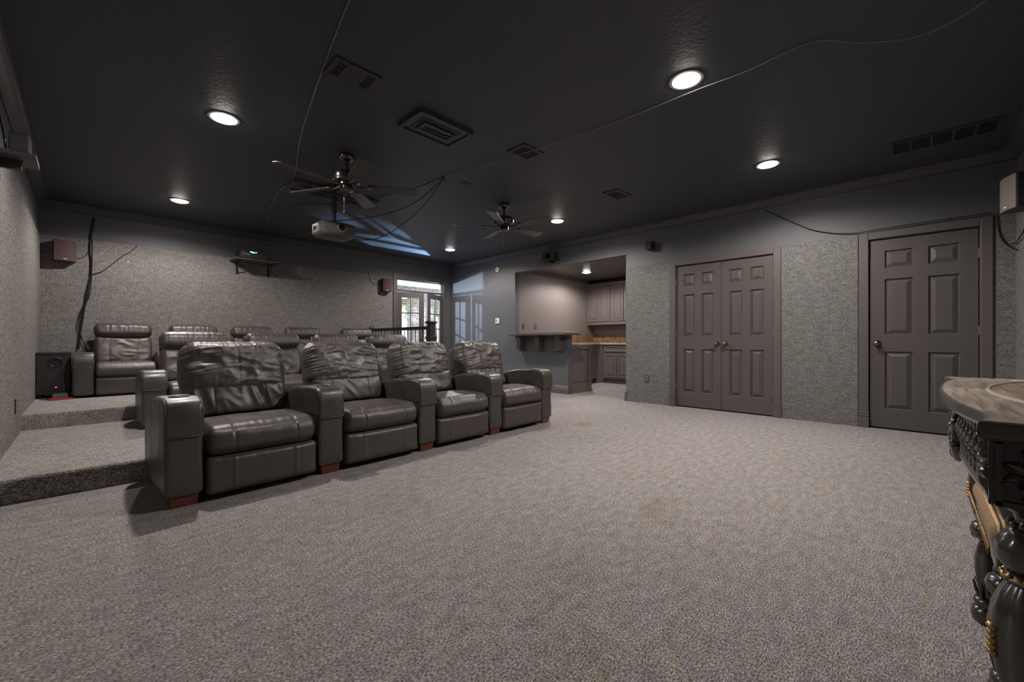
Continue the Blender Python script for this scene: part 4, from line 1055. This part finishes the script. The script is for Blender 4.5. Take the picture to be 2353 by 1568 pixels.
def leaf_face(bm, c, u, nrm, s):
    c = Vector(c); u = Vector(u); nrm = Vector(nrm); up = Vector((0, 0, 1))
    for k in range(8):
        a = 2 * PI * k / 8 + .39; d = u * math.cos(a) + up * math.sin(a); sd_ = nrm.cross(d)
        base, mid, tip = c + d * .008, c + d * s * .55, c + d * s
        A = [base + nrm * .006, mid + sd_ * s * .2 + nrm * .002, tip, mid - sd_ * s * .2 + nrm * .002]
        top_ = mid + nrm * .014
        rings_ = []
        for q in range(9):
            u_ = q / 8; w_ = s * .24 * math.sin(PI * u_ ** .8); cc = base + (tip - base) * u_ + nrm * (.004 + .012 * math.sin(PI * u_))
            rings_.append([bm.verts.new(cc - sd_ * w_ - nrm * .012), bm.verts.new(cc - sd_ * w_ * .55 + nrm * .004), bm.verts.new(cc + nrm * .0), bm.verts.new(cc + sd_ * w_ * .55 + nrm * .004), bm.verts.new(cc + sd_ * w_ - nrm * .012)])
        for r0, r1 in zip(rings_, rings_[1:]):
            for i in range(4): bm.faces.new((r0[i], r0[i + 1], r1[i + 1], r1[i]))
    bmesh.ops.create_uvsphere(bm, u_segments=10, v_segments=6, radius=.012, matrix=Matrix.Translation(c + nrm * .004))
def fl8(amp, nn=10):
    return lambda a, z: 1 + amp * abs(math.sin(nn * a / 2)) - amp * .5
def table_leg(x, y, name='leg'):
    bm = NB()
    lathe(bm, [(.040, .558), (.045, .545), (.030, .530), (.027, .515), (.036, .505), (.030, .497)], 28, (x, y, 0))
    lathe(bm, [(.030, .497), (.045, .485), (.058, .462), (.062, .440), (.060, .425), (.048, .405), (.040, .392)], 40, (x, y, 0), fl8(.06, 14))
    lathe(bm, [(.040, .392), (.046, .385), (.046, .370), (.040, .364)], 28, (x, y, 0))
    lathe(bm, [(.040, .364), (.052, .34), (.064, .30), (.071, .25), (.069, .20), (.060, .15), (.048, .10), (.036, .075)], 48, (x, y, 0), fl8(.10, 8))
    lathe(bm, [(.036, .075), (.050, .065), (.056, .05), (.048, .035), (.056, .025), (.060, .0)], 28, (x, y, 0))
    lg = obj(name, bm, 'carved', tb, True, auto=60)
    bm = NB()
    for k in range(12):
        a = 2 * PI * k / 12; bmesh.ops.create_icosphere(bm, subdivisions=1, radius=.009, matrix=Matrix.Translation((x + .035 * math.cos(a), y + .035 * math.sin(a), .508)))
    obj('bead_ring', bm, 'carved', lg, True)
    bm = NB()
    lathe(bm, [(.0465, .373), (.049, .376), (.049, .380), (.0465, .383)], 28, (x, y, 0))
    for k in range(8):
        a = 2 * PI * k / 8 + .4
        for s_ in (-1, 1):
            tube(bm, [(x + .047 * math.cos(a), y + .047 * math.sin(a), .378), (x + .050 * math.cos(a + s_ * .30), y + .050 * math.sin(a + s_ * .30), .388)], lambda t: .009 - .006 * t, 6)
    obj('gold_band', bm, 'gold', lg, True, label='rubbed gold carved band')
    for k in range(4):
        a = 2 * PI * k / 4 + .39; bm = NB()
        for j in range(5):
            cushion(bm, (0, -.012, 0), (.003, .009, .008), .003, (3, 4, 4)) if False else None
            tube(bm, [(x + .070 * math.cos(a - .16), y + .070 * math.sin(a - .16), .19 + .015 * j), (x + .075 * math.cos(a), y + .075 * math.sin(a), .196 + .015 * j), (x + .070 * math.cos(a + .16), y + .070 * math.sin(a + .16), .19 + .015 * j)], .008, 6)
        obj('gilded_carving', bm, 'gold', lg, True, label='gilded carved tassel')
    bm = NB(); bx(bm, x - .065, x + .065, y - .065, y + .065, .558, .7199)
    # recessed leaf panels
    bk = obj('corner_block', bm, 'carved', tb, bevel=.003)
    bm = NB()
    for c, u, nn in (((x - .0655, y, .638), (0, 1, 0), (-1, 0, 0)), ((x, y + .0655, .638), (1, 0, 0), (0, 1, 0)), ((x + .0655, y, .638), (0, 1, 0), (1, 0, 0))):
        leaf_face(bm, c, u, nn, .064)
        c, u, nn = Vector(c), Vector(u), Vector(nn)
        for (du, dz, lu, lz) in ((0, .073, .064, .006), (0, -.073, .064, .006), (.059, 0, .006, .079), (-.059, 0, .006, .079)):
            p = c + u * du + Vector((0, 0, dz)) + nn * .004
            hx = abs(u.x) * lu + abs(nn.x) * .0042; hy = abs(u.y) * lu + abs(nn.y) * .0042
            bx(bm, p.x - hx, p.x + hx, p.y - hy, p.y + hy, p.z - lz, p.z + lz)
    obj('leaf_carving', bm, 'carved', bk, True, auto=40)
for (x, y) in ((1.565, -.195), (3.03, -.245), (1.565, -.52), (3.035, -.52)): table_leg(x, y)

# ------------------------------------------------------------------ striped stool
st = thing('stool', 'black carved stool with a gold and brown striped cushion under the console table', 'stool', (1.895, -.33, 0))
def fc(c, p):
    c.z += .012 * (1 - p.x ** 2) * (1 - p.y ** 2) * (1 if p.z > 0 else 0); c.z -= .008 * ns(c.x * 6, c.y * 6, 1) if p.z > 0 else 0; return c
bm = NB(); cushion(bm, (0, 0, .438), (.265, .195, .042), (.03, .045, .038), (30, 24, 8), (0, 0, .01), fc); obj('seat_cushion', bm, 'stripe', st, True, label='gold brown and grey striped cushion')
bm = NB()
pts = []
for sx, sy in ((-1, 1), (1, 1), (1, -1), (-1, -1)): pts.append((sx * .268, sy * .198))
for a, b in zip(pts, pts[1:] + pts[:1]):
    L_ = math.hypot(b[0] - a[0], b[1] - a[1]); m_ = int(L_ / .011)
    for k in range(m_):
        t = k / m_; x, y = a[0] + (b[0] - a[0]) * t, a[1] + (b[1] - a[1]) * t
        tube(bm, [(x, y, .418), (x * 1.008, y * 1.008, .408), (x, y, .398)], .0033, 5)
obj('fringe', bm, 'gold', st, True, label='gold gimp fringe')
bm = NB(); bx(bm, -.255, .255, -.185, .185, .345, .397); obj('seat_frame', bm, 'carved', st, bevel=.008)
for x, y in ((-.225, .155), (.225, .155), (-.225, -.155), (.225, -.155)):
    bm = NB()
    lathe(bm, [(.030, .36), (.033, .350), (.026, .340)], 24, (x, y, 0)); lathe(bm, [(.026, .34), (.042, .325), (.048, .305), (.044, .29), (.030, .278), (.024, .268)], 30, (x, y, 0), fl8(.08, 12))
    lathe(bm, [(.024, .268), (.030, .25), (.036, .21), (.036, .17), (.030, .12), (.024, .085)], 32, (x, y, 0), fl8(.12, 8)); lathe(bm, [(.024, .085), (.038, .075), (.040, .062), (.032, .052), (.042, .045), (.046, .02), (.040, 0)], 24, (x, y, 0))
    for k in range(8):
        a = 2 * PI * k / 8
        bmesh.ops.create_icosphere(bm, subdivisions=1, radius=.007, matrix=Matrix.Translation((x + .028 * math.cos(a), y + .028 * math.sin(a), .345)))
        tube(bm, spline([(x + .026 * math.cos(a), y + .026 * math.sin(a), .08), (x + .034 * math.cos(a), y + .034 * math.sin(a), .11), (x + .040 * math.cos(a + .2), y + .040 * math.sin(a + .2), .135)], 3), lambda t: .006 - .003 * t, 5)
    obj('leg', bm, 'carved', st, True, auto=60)

# ------------------------------------------------------------------ outside the glazed doors
tag(obj('terrace', box(-2, 18, YB + .101, 22, -.16, -.04), 'concrete'), 'pale terrace floor outside the glazed doors', 'terrace'); bpy.data.objects['terrace']['kind'] = 'structure'
bm = NB(); bx(bm, 6.12, 6.80, 9.7, 10.0, -.04, 2.2); tag(obj('stone_column', bm, 'stone', bevel=.02), 'brown stone clad column seen through the left glazed door', 'column')
bm = NB(); bx(bm, 5.6, 12, 10.2, 10.6, 2.21, 2.50); tag(obj('stone_beam', bm, 'stone'), 'stone clad beam seen through the transom window', 'beam')
o = thing('patio_roof', 'white patio roof seen through the transom window', 'roof', (0, 0, 0))
obj('soffit', box(2, 13, 8.3, 10.9, 3.21, 3.3), 'soffit', o)
for k in range(4): obj('rafter', box(4.2 + 1.6 * k, 4.3 + 1.6 * k, 8.3, 10.9, 3.08, 3.2099), 'soffit', o)
o = thing('garden_house', 'cream stucco garden house beyond the terrace, seen through the right glazed door', 'house', (8.6, 15, -.04))
obj('wall', box(0, 6, 0, 4, 0, 2.5), 'cream', o); bm = NB(); bx(bm, -.3, 6.3, -.3, 4.3, 2.5, 2.7); obj('roof', bm, 'bark', o)
o = thing('garden_tree', 'leafy tree beyond the terrace, seen through the right glazed door', 'tree', (8.85, 12.6, -.04))
obj('trunk', tube(NB(), [(0, 0, 0), (.05, 0, 1.2), (.0, .1, 2.4)], lambda t: .10 - .04 * t, 10), 'bark', o)
bm = NB()
for k in range(500):
    v_ = Vector((rnd.gauss(0, .45), rnd.gauss(0, .45), 2.05 + rnd.gauss(0, .28))); q = Euler((rnd.random() * 6, rnd.random() * 6, rnd.random() * 6)).to_matrix()
    A = [bm.verts.new(v_ + q @ Vector(p)) for p in ((-.06, 0, 0), (0, .03, .01), (.06, 0, 0), (0, -.03, .01))]; bm.faces.new(A)
obj('foliage', bm, 'leaf', o)
